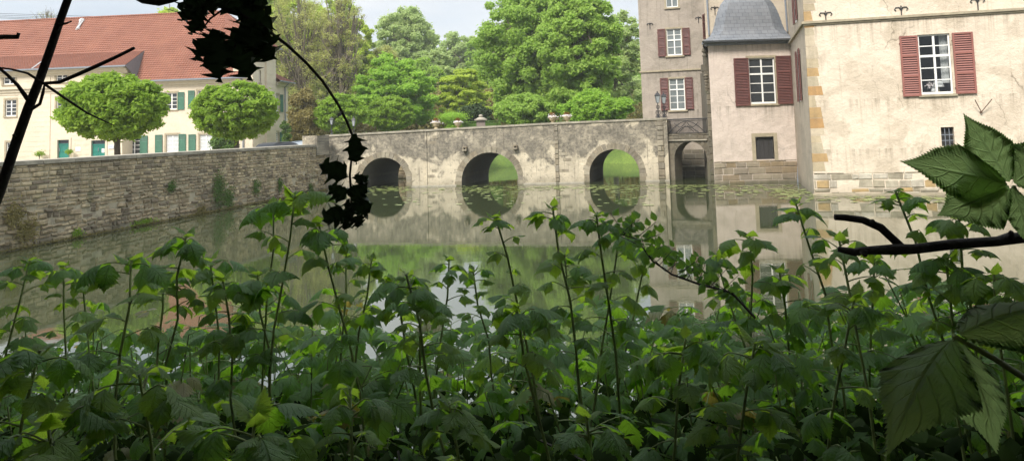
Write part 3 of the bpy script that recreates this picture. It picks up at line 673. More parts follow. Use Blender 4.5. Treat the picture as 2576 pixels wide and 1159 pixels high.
zp = Fm.uz(2200, 433)[1]
mb = MB(); stones(mb, Fm, 0, Fm.L, -.1, zp, .15, .36, .22, .85, 44, (.0, .04), .016, jit=.022, skip=lambda u, z: random.random() < .12); mb.build('plinth_stones', M_plinth, castle)
mb = MB(); Fm.box(mb, -.06, Fm.L, -.3, .09, -.05, .14); mb.build('water_ledge', M_trimstone, castle)
# side face
s1 = Fs.rect(2002, 125, 2021, 255)
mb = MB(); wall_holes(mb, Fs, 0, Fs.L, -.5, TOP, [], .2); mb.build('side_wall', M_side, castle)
def side_win(y0, y1):
    a, b = Fs.uz(2002, 190)[0], Fs.uz(2022, 190)[0]; z0, z1 = Fs.uz(2012, y1)[1], Fs.uz(2012, y0)[1]; m_ = (a+b)/2; W_ = max(.42, (b-a)*.3)
    mb = MB(); Fs.box(mb, m_-.5, m_+.5, z0, z1, -.02, .01); fr = mb.build('window', M_white, castle)
    shutter(fr, Fs, m_-1.0, m_-.5, z0, z1, M_red, 3, .04, 8); shutter(fr, Fs, m_+.5, m_+1.0, z0, z1, M_red, 3, .04, 8)
side_win(122, 256); side_win(-60, 42)
# turret
zt_ = Ft.uz(1890, 106)[1]
tw = Ft.rect(1885, 146, 1950.5, 261); tl = Ft.rect(1901, 344, 1947, 401)
mb = MB(); wall_holes(mb, Ft, 0, Ft.L, -.5, zt_, [tw, tl], .2)
for a, b, in ((Ft.pt(0,0), Ft.pt(1.25,0,-4.2)), (Ft.pt(Ft.L,0), Ft.pt(Ft.L+.5,0,-4.2))):
    mb.add([(a[0],a[1],-.5), (b[0],b[1],-.5), (b[0],b[1],zt_), (a[0],a[1],zt_)], [(0,1,2,3)])
mb.build('turret_wall', M_turret, castle)
win = window(castle, Ft, *tw, depth=.07, ths=.06, split=.35, surround=.13)
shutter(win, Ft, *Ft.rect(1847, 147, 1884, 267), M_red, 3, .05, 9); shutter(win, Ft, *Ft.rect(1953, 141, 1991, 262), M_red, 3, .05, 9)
u0, u1, z0, z1 = tl; mb = MB(); Ft.box(mb, u0, u1, z0, z1, -.16, -.13)
for k in range(1, 4): Ft.box(mb, u0+(u1-u0)*k/4-.012, u0+(u1-u0)*k/4+.012, z0, z1, -.13, -.115)
hd = mb.build('cellar_hatch', flat('dark_hatch', (.03,.028,.027), .7), castle); mb = MB(); s_ = .19
Ft.box(mb, u0-s_, u0, z0-.08, z1, -.12, .03); Ft.box(mb, u1, u1+s_, z0-.08, z1, -.12, .03); Ft.box(mb, u0-s_, u1+s_, z1, z1+s_, -.12, .031); mb.build('surround', M_trimstone, hd)
M_tplinth = stone_mat('turret_plinth_stone', tuple(Ft.d), [(.30,.235,.155), (.26,.22,.16), (.34,.29,.21), (.31,.235,.14), (.28,.24,.185)], .4)
zp = Ft.uz(1890, 404)[1]; mb = MB(); stones(mb, Ft, 0, Ft.L, -.2, zp, .26, .36, .5, 1.1, 54, (.0, .035), .010, jit=.012); mb.build('turret_plinth', M_tplinth, castle)
# bell roof, chamfered square plan, slate courses
t = NT('slate'); co, u_, z_ = t.facade(tuple(Ft.d)); p = t.pos()
bt = t.n('TexBrick', Vector=co, Color1=(.13,.14,.155,1), Color2=(.17,.18,.195,1), Mortar=(.07,.075,.085,1), Scale=1.0, Mortar_Size=.012, Brick_Width=.34, Row_Height=.2).outputs[0]
M_slate = t.fin(t.mix(t.ramp(t.noise(p, 2, 5), (.4, 0.), (.7, .5)), bt, (.20,.205,.21)), .55, t.bump(t.noise(p, 10), .3, .01))
cen = Ft.pt(Ft.L/2, 0, -2.0); hw = Ft.L/2
prof = [(1.14, -.10), (1.15, -.02), (1.06, .10), (.97, .28), (.90, .55), (.845, .9), (.80, 1.3), (.74, 1.7), (.655, 2.1), (.53, 2.45), (.38, 2.7), (.22, 2.88), (.10, 3.05), (.05, 3.4), (.02, 3.9)]
prof2 = []
for (a, b), (c, d) in zip(prof, prof[1:]):
    n_ = max(1, int(round((d-b)/.2)))
    for k in range(n_):
        f = k/n_; prof2.append((a+(c-a)*f+.006, b+(d-b)*f)); prof2.append((a+(c-a)*f-.004, b+(d-b)*f+.012))
prof2.append(prof[-1])
mb = MB(); V = []; F_ = []
def ring(r_, z_): 
    c_ = .30; s = hw*r_; pts = [(-s, -s*(1-c_)), (-s*(1-c_), -s), (s*(1-c_), -s), (s, -s*(1-c_)), (s, s*(1-c_)), (s*(1-c_), s), (-s*(1-c_), s), (-s, s*(1-c_))]
    if r_ > .9:
        c_ = .30*max(0.1, 1-(r_-.9)/.25); pts = [(-s, -s*(1-c_)), (-s*(1-c_), -s), (s*(1-c_), -s), (s, -s*(1-c_)), (s, s*(1-c_)), (s*(1-c_), s), (-s*(1-c_), s), (-s, s*(1-c_))]
    return [Ft.pt(Ft.L/2+a+.27*(b+hw), zt_+.1+z_, -2.0-b) for a, b in pts]
for i, (r_, z_) in enumerate(prof2):
    V += ring(r_, z_)
    if i: F_ += [((i-1)*8+k, (i-1)*8+(k+1) % 8, i*8+(k+1) % 8, i*8+k) for k in range(8)]
mb.add(V, F_); mb.build('bell_roof', M_slate, castle)
mb = MB(); Ft.box(mb, -.24, Ft.L+.1, zt_-.04, zt_+.08, -.3, .22); Ft.box(mb, -.1, Ft.L, zt_-.14, zt_-.04, -.3, .07); mb.build('eaves_gutter', M_zinc, castle)
# recessed wall behind the turret and tower
M_rec = plaster('recess_render', (1, 0), (.55,.47,.36), (.50,.42,.32), (.30,.26,.2), .3, None, .5, .5)
mb = MB(); wall_holes(mb, Fr, 0, Fr.L, -.5, TOP, [], .2); mb.build('recessed_wall', M_rec, castle)
anchor(castle, Fr, 1798, 27, .3)
mb = MB(); a = Fr.uz(1778, 60)[0]; shz = Fr.uz(1776, 95)[1]
M_t = [(1677.5, 73, 1715, 140), (1684, 198, 1723, 277), (1675, -25, 1704.5, 19)]
hs = [Fa.rect(*q) for q in M_t]
mb = MB(); wall_holes(mb, Fa, 0, Fa.L+.3, -.5, TOP, hs, .2)
q = Fa.pt(0,0,0); q2 = (q[0]+1.4, q[1]+6)
mb.add([(q[0],q[1],-.5), (q2[0],q2[1],-.5), (q2[0],q2[1],TOP), (q[0],q[1],TOP)], [(0,1,2,3)])
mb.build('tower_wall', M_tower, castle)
w0 = window(castle, Fa, *hs[0], depth=.06, ths=.05, top=2, bot=2, split=.42, surround=.10, pane_m=M_curtain2 if 'M_curtain2' in globals() else flat('curtained_glass', (.16,.18,.18), .15, .2, 3))
w1 = window(castle, Fa, *hs[1], depth=.06, ths=.05, top=2, bot=3, split=.35, surround=.10, pane_m=w0.children[0].data.materials[0])
w2 = window(castle, Fa, *hs[2], depth=.06, ths=.04, top=0, bot=2, surround=.10, pane_m=w0.children[0].data.materials[0])
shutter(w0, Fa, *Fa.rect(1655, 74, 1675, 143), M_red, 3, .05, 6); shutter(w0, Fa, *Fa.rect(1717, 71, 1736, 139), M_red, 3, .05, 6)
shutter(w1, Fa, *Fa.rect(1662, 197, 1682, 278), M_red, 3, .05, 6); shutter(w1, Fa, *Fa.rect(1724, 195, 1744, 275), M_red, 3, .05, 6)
zb_ = Fa.uz(1700, 177)[1]; mb = MB(); Fa.box(mb, -.08, Fa.L, zb_-.05, zb_+.04, -.05, .08); mb.build('string_course', M_trimstone, castle)
for x, y in ((1635, 65), (1757, 50)): anchor(castle, Fa, x, y, .22)
zt2 = Fa.uz(1730, 376)[1]; mb = MB(); stones(mb, Fa, 0, Fa.L+.3, -.2, zt2, .25, .4, .4, .9, 64, (.0, .05), .01); mb.build('tower_plinth', M_gstone, castle)
mb = MB(); z_ = Fa.uz(1735, 418)[1]; Fa.box(mb, 0, Fa.L, z_-.04, z_+.04, -.05, .12); mb.build('plinth_ledge', M_coping, castle)
# roof slab closing the block (never seen from below)
mb = MB(); pts = [Fa.pt(0,0), Fa.pt(Fa.L,0), Fr.pt(Fr.L,0), Fs.pt(0,0), Fm.pt(0,0), Fm.pt(Fm.L,0), (Fm.pt(Fm.L,0)[0], 60), (A0.x+2, 60)]
mb.add([(p_[0], p_[1], TOP) for p_ in pts], [tuple(range(len(pts)))]); mb.build('roof_slab', M_slate, castle)
# gate portal pier with carved corbel at the tower's right edge
Fp = Fac(at_y(1780, 300, 41.05)[:2], at_y(1797, 300, 41.0)[:2])
mb = MB(); zc1 = Fp.uz(1778, 178)[1]; stones(mb, Fp, 0, Fp.L+.12, -.3, zc1-.1, .25, .45, .5, .8, 71, (.0, .05), .006)
Fp.box(mb, .0, Fp.L+.1, -.4, zc1, -2.5, -.02)
Fp.box(mb, -.16, Fp.L+.1, zc1, zc1+.35, -.6, .05); Fp.box(mb, -.10, Fp.L+.05, zc1-.3, zc1, -.5, .04); Fp.box(mb, -.05, Fp.L, zc1+.35, zc1+.75, -.4, .0)
mb.lathe(Fp.pt(.06, zc1+.75, -.2), [(.12,0),(.17,.1),(.1,.22),(.19,.36),(.16,.5),(.05,.62)], 10)
for k in range(6): mb.lathe(Fp.pt(.02, zc1-.35-.16*k, .0), [(.10-.008*k,0),(.14-.012*k,.07),(.08,.14)], 8)
mb.build('gate_pier', M_gstone, castle)
# shutter sliver between tower and recessed wall
f2 = Fac(at_y(1774, 60, 43.9)[:2], at_y(1785, 60, 42.9)[:2]); z0, z1 = f2.uz(1778, 98)[1], f2.uz(1776, 36)[1]
shutter(castle, f2, 0, f2.L, z0, z1, M_red, 3, .12, 8)
# downpipes
mb = MB(); 
pp = [Ft.pt(Ft.uz(1996, 96)[0], Ft.uz(1996, 96)[1]+6, .14), Ft.pt(Ft.uz(1995, 96)[0], Ft.uz(1995, 96)[1], .14), Ft.pt(Ft.uz(2013, 390)[0], Ft.uz(2013, 390)[1], .14), Ft.pt(Ft.uz(2006, 402)[0], Ft.uz(2006, 402)[1], .12), Ft.pt(Ft.uz(2006, 458)[0], -.05, .10)]
mb.tube(pp, .055, 8)
for z_ in (2.6, 4.4, 6.2): 
    f = (z_-pp[2][2])/(pp[1][2]-pp[2][2]); c_ = Vector(pp[2]).lerp(Vector(pp[1]), f); mb.tube([c_-Vector((0,0,.03)), c_+Vector((0,0,.03))], .075, 8)
mb.lathe((pp[1][0], pp[1][1], pp[1][2]-.1), [(.06,0),(.13,.15),(.14,.3)], 8)
mb.build('downpipe', M_zinc, castle, smooth=False)
mb = MB(); u = Fr.uz(1977, 40)[0]; mb.tube([Fr.pt(u-.1, 14, .1), Fr.pt(u, Fr.uz(1980, 80)[1], .1)], .05, 8); u = Fr.uz(1780, 40)[0]; mb.tube([Fr.pt(u-.05, 14, .1), Fr.pt(u, Fr.uz(1780, 90)[1], .1)], .05, 8)
mb.build('downpipe', M_zinc, castle)
# forked iron bracket on the main wall
mb = MB(); u, z = Fm.uz(2467, 282)
for x, y in ((2446, 252), (2489, 250)): a, b = Fm.uz(x, y); mb.tube([Fm.pt(u, z, .08), Fm.pt(a, b, .3)], .018, 5)
mb.tube([Fm.pt(u, z, -.02), Fm.pt(u, z-.02, .1)], .04, 6); mb.build('iron_bracket', flat('rusty_iron', (.12,.07,.045), .8), castle)
# ---------------------------------------------------------------- long house with red roof
Fh = Fac(at_y(0, 300, 66)[:2], at_y(700, 300, 63.6)[:2]); FL = Fh.off(1.3); 
# keep u=0 aligned for every offset plane
house = thing('manor_house', Fh.pt(8, 1.3, -5), 'long cream two-storey house with red tiled roof and green shutters behind the wall', 'house')
M_cream = plaster('house_render', tuple(Fh.d), (.66,.575,.44), (.60,.52,.40), (.40,.34,.25), .25, None, .3, .25)
M_hstone = flat('house_trim', (.56,.50,.38), .85, .1, 3, .2)
t = NT('red_roof_tiles'); co, u_, z_ = t.facade(tuple(Fh.d)); p = t.pos()
c = t.mix(t.ramp(t.noise(p, .5, 7, .7), (.35, 0.), (.65, 1.)), (.215,.075,.04), (.30,.115,.065))
c = t.mix(t.ramp(t.noise(p, 5, 5, .75), (.5, 0.), (.75, .6)), c, (.13,.06,.04))
wv = t.math('SINE', t.math('MULTIPLY', u_, 2*math.pi/.24))
c = t.mix(t.ramp(wv, (0., .45), (.25, 0.)), c, (.12,.045,.03))
M_tiles = t.fin(c, .8, t.bump(t.math('ADD', t.math('MULTIPLY', wv, 1.), t.noise(p, 9)), .6, .03))
GZ = 1.3
ze = Fh.uz(450, 201)[1]; zeL = FL.uz(150, 173)[1]; Frg = Fh.off(-6.8)
uA, zR0 = Frg.uz(300, 43); _, zRl = Frg.uz(0, 56); zR = (zR0+zRl)/2
uRe = Frg.uz(566, 36)[0]
u_c = FL.uz(309, 300)[0]; u_r = Fh.uz(634, 300)[0]
def proj(p_):
    d = Mrot.transposed() @ (Vector(p_)-Vector((0, 0, EYE))); return PX+d.x/-d.z*FW, PY-d.y/-d.z*FW
def depth_for(px_):
    o = 0.0
    while proj(Fh.pt(u_r, 6, -o))[0] < px_: o += .02
    return o
D1, D2_ = depth_for(690), depth_for(723)
FS = Fac(Fh.pt(u_r, 0, 0)[:2], Fh.pt(u_r, 0, -D2_)[:2]); zeR = FS.uz(692, 124)[1]
UL = -14.0
slope = lambda o: ze+(zR-ze)*(0.55-o)/(0.55+6.8)          # main roof height at offset o
def roof_strips(mb, F, ul, ur, o0, z0, o1, z1, step=.30, ur1=None, ul1=None):
    """overlapping tile courses; edges may slope from (ul,ur) at the eave to (ul1,ur1) at the top"""
    L_ = math.hypot(o1-o0, z1-z0); n_ = max(1, int(L_/step)); ur1 = ur if ur1 is None else ur1; ul1 = ul if ul1 is None else ul1
    for k in range(n_):
        a, b = k/n_, (k+1)/n_
        la, lb, ra, rb = ul+(ul1-ul)*a, ul+(ul1-ul)*b, ur+(ur1-ur)*a, ur+(ur1-ur)*b
        oa, ob, za, zb = o0+(o1-o0)*a, o0+(o1-o0)*b, z0+(z1-z0)*a, z0+(z1-z0)*b; h = .045
        mb.add([F.pt(la,za+h,oa+h*.5), F.pt(ra,za+h,oa+h*.5), F.pt(rb,zb+.006,ob), F.pt(lb,zb+.006,ob), F.pt(la,za,oa), F.pt(ra,za,oa)], [(0,1,2,3), (4,5,1,0)])
mb = MB()
roof_strips(mb, Fh, UL, u_r-.6, .55, ze, -6.8, zR, ur1=uRe)
# back slope and right hip
mb.add([Fh.pt(UL,zR,-6.8), Fh.pt(uRe,zR,-6.8), Fh.pt(u_r-7,ze,-13.6), Fh.pt(UL,ze,-13.6)], [(0,1,2,3)])
# left pavilion roof: shallower kick that dies into the main slope
o_m = -2.6; zm_ = slope(o_m)+.02; uap = Fh.off(o_m).uz(364, 84)[0]
roof_strips(mb, Fh, UL, u_c+.55, 1.3+.6, zeL, o_m, zm_, ur1=uap)
# hipped right end, eaves higher than the long side
Rg = Vector(Fh.pt(uRe,zR+.01,-6.8)); E1, E2, E3 = Vector(Fh.pt(u_r-2.2,zeR,.5)), Vector(Fh.pt(u_r+.55,zeR,.5)), Vector(Fh.pt(u_r+.55,zeR,-D1-.5))
def tri_strips(A_, B_, T_, n_):
    nn = (B_-A_).cross(T_-A_).normalized(); nn = nn if nn.z > 0 else -nn
    for k in range(n_):
        f, g = k/n_, (k+1)/n_; q = [A_.lerp(T_, f), B_.lerp(T_, f), B_.lerp(T_, g), A_.lerp(T_, g)]
        mb.add([q[0]+nn*.045, q[1]+nn*.045, q[2]+nn*.004, q[3]+nn*.004, q[0], q[1]], [(0,1,2,3), (4,5,1,0)])
tri_strips(E1, E2, Rg, 24); tri_strips(E2, E3, Rg, 24)
mb.add([E1, Rg, Vector(Fh.pt(u_r-2.2, slope(-3), -3))], [(0,1,2)])
mb.add([E3, Rg, Vector(Fh.pt(u_r-6, zeR, -D1-.5))], [(0,1,2)])
roof = mb.build('roof', M_tiles, house)
mb = MB(); u = UL
while u < uRe: mb.tube([Fh.pt(u,zR+.03,-6.8), Fh.pt(u+.36,zR+.045,-6.8)], [.13,.11], 6); u += .36
a, b = Rg, E2+Vector((0,0,.05))
for k in range(26): mb.tube([a.lerp(b, k/26), a.lerp(b, (k+1)/26)], [.11,.13], 6)
mb.build('ridge_tiles', M_tiles, roof)
# valley flashing, pale
M_lead = flat('lead_flashing', (.45,.44,.43), .6, .2, 4)
mb = MB(); q = [(207, 50), (196, 72), (165, 112), (112, 150), (80, 173)]
def on_roof(x, y, lift=.07):
    d = ray(x, y); P = Vector((0,0,EYE)); A = Vector(Fh.pt(0, ze, .55)); Bp = Vector(Fh.pt(0, zR, -6.8)); n_ = (Bp-A).cross(Vector((Fh.d.x, Fh.d.y, 0)))
    if y > 84:
        A = Vector(Fh.pt(0, zeL, 1.9)); Bp = Vector(Fh.pt(0, zm_, o_m)); n_ = (Bp-A).cross(Vector((Fh.d.x, Fh.d.y, 0)))
    s = (A-P).dot(n_)/d.dot(n_); return P+d*s-d*lift*3
mb.tube([on_roof(x, y) for x, y in q], [.22,.16,.08,.07,.07], 5)
mb.build('flashing', M_lead, roof); mb = MB(); mb.tube([on_roof(200, 53), on_roof(212, 51)], .14, 5); mb.build('flashing', M_lead, roof); mb = MB(); mb.tube([on_roof(362, 86), on_roof(365, 92)], .16, 4)
mb.build('flashing', M_lead, roof)
mb = MB()   # cheek under the kicked-out eave
mb.add([Fh.pt(u_c+.55,zeL,1.9), Fh.pt(uap,zm_,o_m), Fh.pt(u_c+.55,slope(.3),.3)], [(0,1,2)])
mb.build('roof_cheek', flat('grey_slate', (.13,.12,.12), .7), roof)
# walls
holesL = [FL.rect(*q) for q in ((13,251,41,293), (142,246,170,288), (15,358,30,410), (8,191,38,213), (141,185,169,207), (258,181,285,204), (145,352,174,410), (230,353,265,410))]
FLo = [(a, b, max(c, GZ), d) for a, b, c, d in holesL]
mb = MB(); wall_holes(mb, FL, UL, u_c, GZ-.5, zeL, FLo, .2)
a, b = FL.pt(u_c,0), Fh.pt(u_c,0,-1); mb.add([(a[0],a[1],GZ-.5),(b[0],b[1],GZ-.5),(b[0],b[1],zeL),(a[0],a[1],zeL)], [(0,1,2,3)])
holesM = [Fh.rect(*q) for q in ((322,343,352,389), (418,339,449,384), (502,338,534,378), (417,234,445,276), (497,228,527,270))]
holesM = [(a, b, max(c, GZ+.3), d) for a, b, c, d in holesM]
wall_holes(mb, Fh, u_c, u_r, GZ-.5, ze, holesM, .2)
wall_holes(mb, Fh, u_r-1.7, u_r, ze, zeR, [], .2, o=.004)
holesR = [FS.rect(652, 178, 656, 209)]; holesX = [FS.rect(693.5,238,702,281), FS.rect(694,333,701,357)]
uD = D1/D2_*FS.L
wall_holes(mb, FS, 0, uD, GZ-.5, zeR, holesR, .2); wall_holes(mb, FS, uD, FS.L, GZ-.5, ze, holesX, .2)
mb.add([Fh.pt(u_r,ze,-D1), Fh.pt(u_r-6,ze,-D1), Fh.pt(u_r-6,zeR,-D1), Fh.pt(u_r,zeR,-D1)], [(0,1,2,3)])
mb.add([Fh.pt(u_r,GZ-.5,-D2_), Fh.pt(u_r-6,GZ-.5,-D2_), Fh.pt(u_r-6,ze,-D2_), Fh.pt(u_r,ze,-D2_)], [(0,1,2,3)])
mb.add([Fh.pt(UL,GZ,-D2_), Fh.pt(u_r,GZ,-D2_), Fh.pt(u_r-7,ze,-13.6), Fh.pt(UL,ze,-13.6)], [(0,1,2,3)])
mb.build('wall', M_cream, house)
mb = MB(); roof_strips(mb, FS, uD+.01, FS.L+.5, .55, ze, -1.6, ze+1.25, ur1=FS.L-.9); mb.add([FS.pt(FS.L+.5,ze,.55), FS.pt(FS.L+.5,ze,-5), FS.pt(FS.L-.9,ze+1.25,-1.6)], [(0,1,2)]); mb.build('side_roof', M_tiles, house)
# trims: gutters, cornices, pilasters with banding
mb = MB()
Fh.box(mb, u_c+.3, u_r, ze-.10, ze+.02, .45, .62); FL.box(mb, UL, u_c+.6, zeL-.10, zeL+.02, .5, .68); FS.box(mb, -.4, uD+.4, zeR-.10, zeR+.02, .5, .66); FS.box(mb, uD+.05, FS.L+.5, ze-.10, ze+.01, .5, .66)
mb.build('gutter', M_zinc, house)
mb = MB()
for F, a, b, z in ((Fh, u_c, u_r+.3, ze), (FL, UL, u_c+.35, zeL), (FS, -.2, uD+.2, zeR), (FS, uD+.25, FS.L+.2, ze)):
    F.box(mb, a, b, z-.22, z-.10, -.1, .42); F.box(mb, a, b, z-.42, z-.22, -.1, .22); F.box(mb, a, b, z-.60, z-.42, -.1, .05)
zco = FL.uz(100, 222)[1]
FL.box(mb, UL, u_c+.2, zco-.05, zco+.12, -.1, .32); FL.box(mb, UL, u_c+.1, zco-.3, zco-.05, -.1, .16); FL.box(mb, UL, u_c+.05, zco-.52, zco-.3, -.1, .05)
mb.build('cornice', M_hstone, house)
mb = MB()
def banded(F, a, b, z0, z1, h=.42, o=.05):
    z = z0; mb = MB(); F.box(mb, a+.02, b-.02, z0, z1, -.02, o-.015)
    while z < z1-.05: e = min(z+h, z1); F.box(mb, a, b, z+.02, e-.02, -.02, o); z = e
    mb.build('banded_pilaster', M_cream, house)
for xa, xb in ((-60,-35), (46,127), (183,228), (292,309)):
    a, b = FL.uz(xa, 300)[0], FL.uz(xb, 300)[0]; banded(FL, a, b, GZ, zco-.53)
for xa, xb in ((46,127), (183,250), (292,309)):
    a, b = FL.uz(xa, 200)[0], FL.uz(xb, 200)[0]; banded(FL, a, b, zco+.13, zeL-.62)
banded(FS, FS.uz(667,300)[0], uD+.02, GZ, zeR-.62, .42, .16); banded(FS, -.02, FS.uz(641,300)[0], GZ, zeR-.62, .42, .05); banded(FS, FS.uz(712,300)[0], FS.L+.01, GZ, ze-.6)
# windows
def hwin(F, h, sl=None, sr=None, bot=4, surround=.16, pane=None):
    w_ = window(house, F, *h, top=0, bot=bot, depth=.1, ths=.07, surround=surround, pane_m=pane)
    for s in (sl, sr):
        if s: a = F.rect(*s); shutter(w_, F, a[0], a[1], h[2]-.03, h[3]+.03, M_green, 3, .04, 6, solid=True)
    return w_
M_blind = flat('white_blind_glass', (.5,.52,.52), .2, .06, 4)
hwin(FL, FLo[0]); hwin(FL, FLo[1]); hwin(FL, FLo[2]); hwin(FL, FLo[3], bot=2); hwin(FL, FLo[4], bot=2); hwin(FL, FLo[5], bot=2)
hwin(Fh, holesM[0], (302,343,320,389), (353,343,372,389)); hwin(Fh, holesM[1], (391,339,409,384), (450.5,339,468,384), pane=M_blind); hwin(Fh, holesM[2], (475,338,493,378), (536,338,552,378), pane=M_blind)
hwin(Fh, holesM[3], (398,234,415,276), (448,234,464,276)); hwin(Fh, holesM[4], (474,228,490,270), (530,228,546,270))
hwin(FS, holesR[0], bot=3, surround=.05); hwin(FS, holesX[0], None, (704,238,711,281)); hwin(FS, holesX[1], None, (703,333,710,357))
# doors
for (u0, u1, z0, z1), paper in ((FLo[6], False), (FLo[7], True)):
    zt_d = z1-.42; mb = MB()
    FL.box(mb, u0, u1, z0, zt_d, -.17, -.13); n_ = 1 if not paper else 2
    for k in range(n_):
        a, b = u0+(u1-u0)*k/n_+.05, u0+(u1-u0)*(k+1)/n_-.05
        for za, zb in ((z0+.15, z0+.85), (z0+.95, z0+1.25), (z0+1.35, zt_d-.1)): FL.box(mb, a+.04, b-.04, za, zb, -.13, -.105)
    FL.box(mb, u0, u1, zt_d, zt_d+.09, -.16, -.08); FL.box(mb, u0, u0+.05, zt_d+.09, z1, -.16, -.1); FL.box(mb, u1-.05, u1, zt_d+.09, z1, -.16, -.1)
    d_ = mb.build('door', M_teal, house)
    mb = MB(); FL.box(mb, u0+.05, u1-.05, zt_d+.09, z1, -.17, -.15); mb.build('transom_pane', M_glass, d_)
    mb = MB(); um = u0+.12 if not paper else (u0+u1)/2-.05; mb.tube([FL.pt(um, z0+1.0, -.06), FL.pt(um, z0+1.3, -.06)], .03, 6); mb.build('handle', M_zinc, d_)
    mb = MB(); FL.box(mb, u0-.18, u0, z0, z1+.18, -.05, .06); FL.box(mb, u1, u1+.18, z0, z1+.18, -.05, .06); FL.box(mb, u0, u1, z1, z1+.18, -.05, .06); mb.build('surround', M_hstone, d_)
    if paper:
        mb = MB(); a, b, c_, e = FL.rect(254, 374, 261, 384); FL.box(mb, a, b, c_, e, -.10, -.095); mb.build('notice', M_white, d_)
tp = FL.rect(191.5, 370, 204, 380.5); mb = MB(); FL.box(mb, *tp, .055, .075); s_ = tag(mb.build('wall_plaque', M_white), 'small white plaque on the house wall between the two green doors', 'sign')
tp = FL.rect(273, 365, 287, 374); mb = MB(); FL.box(mb, *tp, .055, .075); s_ = tag(mb.build('wall_plaque', flat('pale_blue_sign', (.60,.66,.74), .5, .03)), 'pale blue-white sign right of the double green door', 'sign')
mb = MB(); a, b, c_, e = tp; FL.box(mb, a+.06, b-.1, (c_+e)/2-.02, (c_+e)/2+.03, .0755, .078); o_ = mb.build('lettering', flat('grey_blue_ink', (.25,.3,.45), .6)); o_.parent = s_
# downpipes and wall lamp
mb = MB()
for F, x, y0, y1 in ((Fh, 308.5, 345, 395), (Fh, 613, 345, 385), (FS, 715, 222, 350)):
    u, z0 = F.uz(x, y1); u2, z1 = F.uz(x, y0); mb.tube([F.pt(u, GZ, .12), F.pt(u, ze-.5, .12), F.pt(u, ze-.15, .5)], .06, 6)
mb.build('downpipe', M_zinc, house)
# ---------------------------------------------------------------- trees
M_bark = stone_mat('bark', (1, 0), [(.24,.20,.15), (.19,.16,.12)], .5, tide=False)
M_darkbark = flat('dark_bark', (.07,.055,.04), .9, .3, 12, .5)
L_maple = leaf_mat('maple_leaves', (.15,.26,.022), (.27,.40,.045), .5, .8)
L_bright = leaf_mat('spring_leaves', (0.205,0.363,0.039), (0.319,0.495,0.066), .5, .35)
L_lime = leaf_mat('linden_leaves', (0.228,0.363,0.055), (0.353,0.495,0.099), .5, .25)
L_yellow = leaf_mat('yellow_green_leaves', (0.319,0.418,0.039), (0.433,0.528,0.077), .5, .35)
L_pale = leaf_mat('haze_pale_leaves', (0.308,0.418,0.143), (0.433,0.517,0.209), .5, .25)  # pale tone carries the distance haze in the leaf colour
L_olive = leaf_mat('olive_leaves', (.34,.37,.11), (.47,.48,.17), .5, .3)
L_brown = leaf_mat('brown_hedge_leaves', (.17,.15,.05), (.26,.22,.075), .3, .5)
L_dark = leaf_mat('dark_leaves', (.025,.05,.015), (.05,.085,.022), .2, .5)
L_ivy = leaf_mat('ivy_leaves', (.06,.12,.02), (.11,.19,.035), .3, 2)

def tree(loc, height, crown, leaf, label, name='broadleaf_tree', cat='tree', group=None, nb=40, nl=30000, size=.3, trunk=.3, seed=0, bark=None, br=(.22, .38), vase=False, lean=0, flatz=.75, shell=.5, up=.45, sparse=False, taper=0.0, q0=.3, lim=40):
    """crown = (rx, ry, z_low, z_high) above the base"""
    r_ = np.random.default_rng(seed); x, y, z = loc; rx, ry, zl, zh = crown; cz, rz = (zl+zh)/2, (zh-zl)/2
    t_ = thing(name, loc, label, cat, group)
    blobs = []
    for i in range(nb):
        d = r_.normal(size=3); d /= np.linalg.norm(d); q = q0+(1-q0)*r_.random()**.6
        s = r_.uniform(*br)
        if taper: k_ = 1-taper*max(0, d[2]*q)
        else: k_ = 1
        blobs.append((np.array([x+lean+d[0]*q*rx*(1-s*.6)*k_, y+d[1]*q*ry*(1-s*.6)*k_, z+cz+d[2]*q*rz*(1-s*.5)]), s))
    nl = int(nl*1.35); mb = MB(); w = np.array([b[1]**2 for b in blobs]); w /= w.sum()
    for (c, s), wi in zip(blobs, w):
        n = int(nl*wi)
        leaf_cloud(mb, n, c, s*rx, s*ry, s*rx*flatz if rx < rz*1.5 else s*rz*1.2, size, up=up, seed=int(r_.integers(1e6)), shell=shell)
    mb.build('crown', leaf, t_)
    mb = MB(); tz = z+zl+(.25 if not sparse else .1)*(zh-zl)
    tp = Vector((x+lean*.3, y, tz)); mb.tube([(x, y, z-.3), (x, y, z+.15*zl+.1), (x+lean*.15, y, z+(tz-z)*.6), tp], [trunk*1.25, trunk, trunk*.85, trunk*.7], 10)
    top = Vector((x+lean, y, z+zh-rz*.25)); mb.tube([tp, tp.lerp(top, .5)+Vector((.1*rx*.3, 0, 0)), top], [trunk*.7, trunk*.4, trunk*.08], 8)
    for c, s in blobs[:lim*(2 if sparse else 1)]:
        f = r_.uniform(.0, .7); a = tp.lerp(top, f); c = Vector(c)
        m_ = a.lerp(c, .5)+Vector((0, 0, (c-a).length*(.12 if not vase else -.12))); rr_ = trunk*(.34-.2*f)
        mb.tube([a, m_, c], [rr_, rr_*.6, rr_*.15], 5)
        if sparse:
            for k in range(7):
                d = Vector(r_.normal(size=3)); d.z = abs(d.z)+.3; e = c+d*s*rx*.55; b_ = m_.lerp(c, r_.uniform(0, 1)); mb.tube([b_, b_.lerp(e, .5)+Vector((0,0,.1)), e], [rr_*.35, rr_*.2, .012], 4)
    mb.build('trunk', bark or M_bark, t_)
    return t_
def base(x, Y, gz=None):
    p = at_y(x, 330, Y); g = gz if gz is not None else (GZ if Y < 60 else float(park_z(np.array([p.x]), np.array([Y]))[0])); return (p.x, Y, g)
def px_h(x, y, Y): return at_y(x, y, Y).z
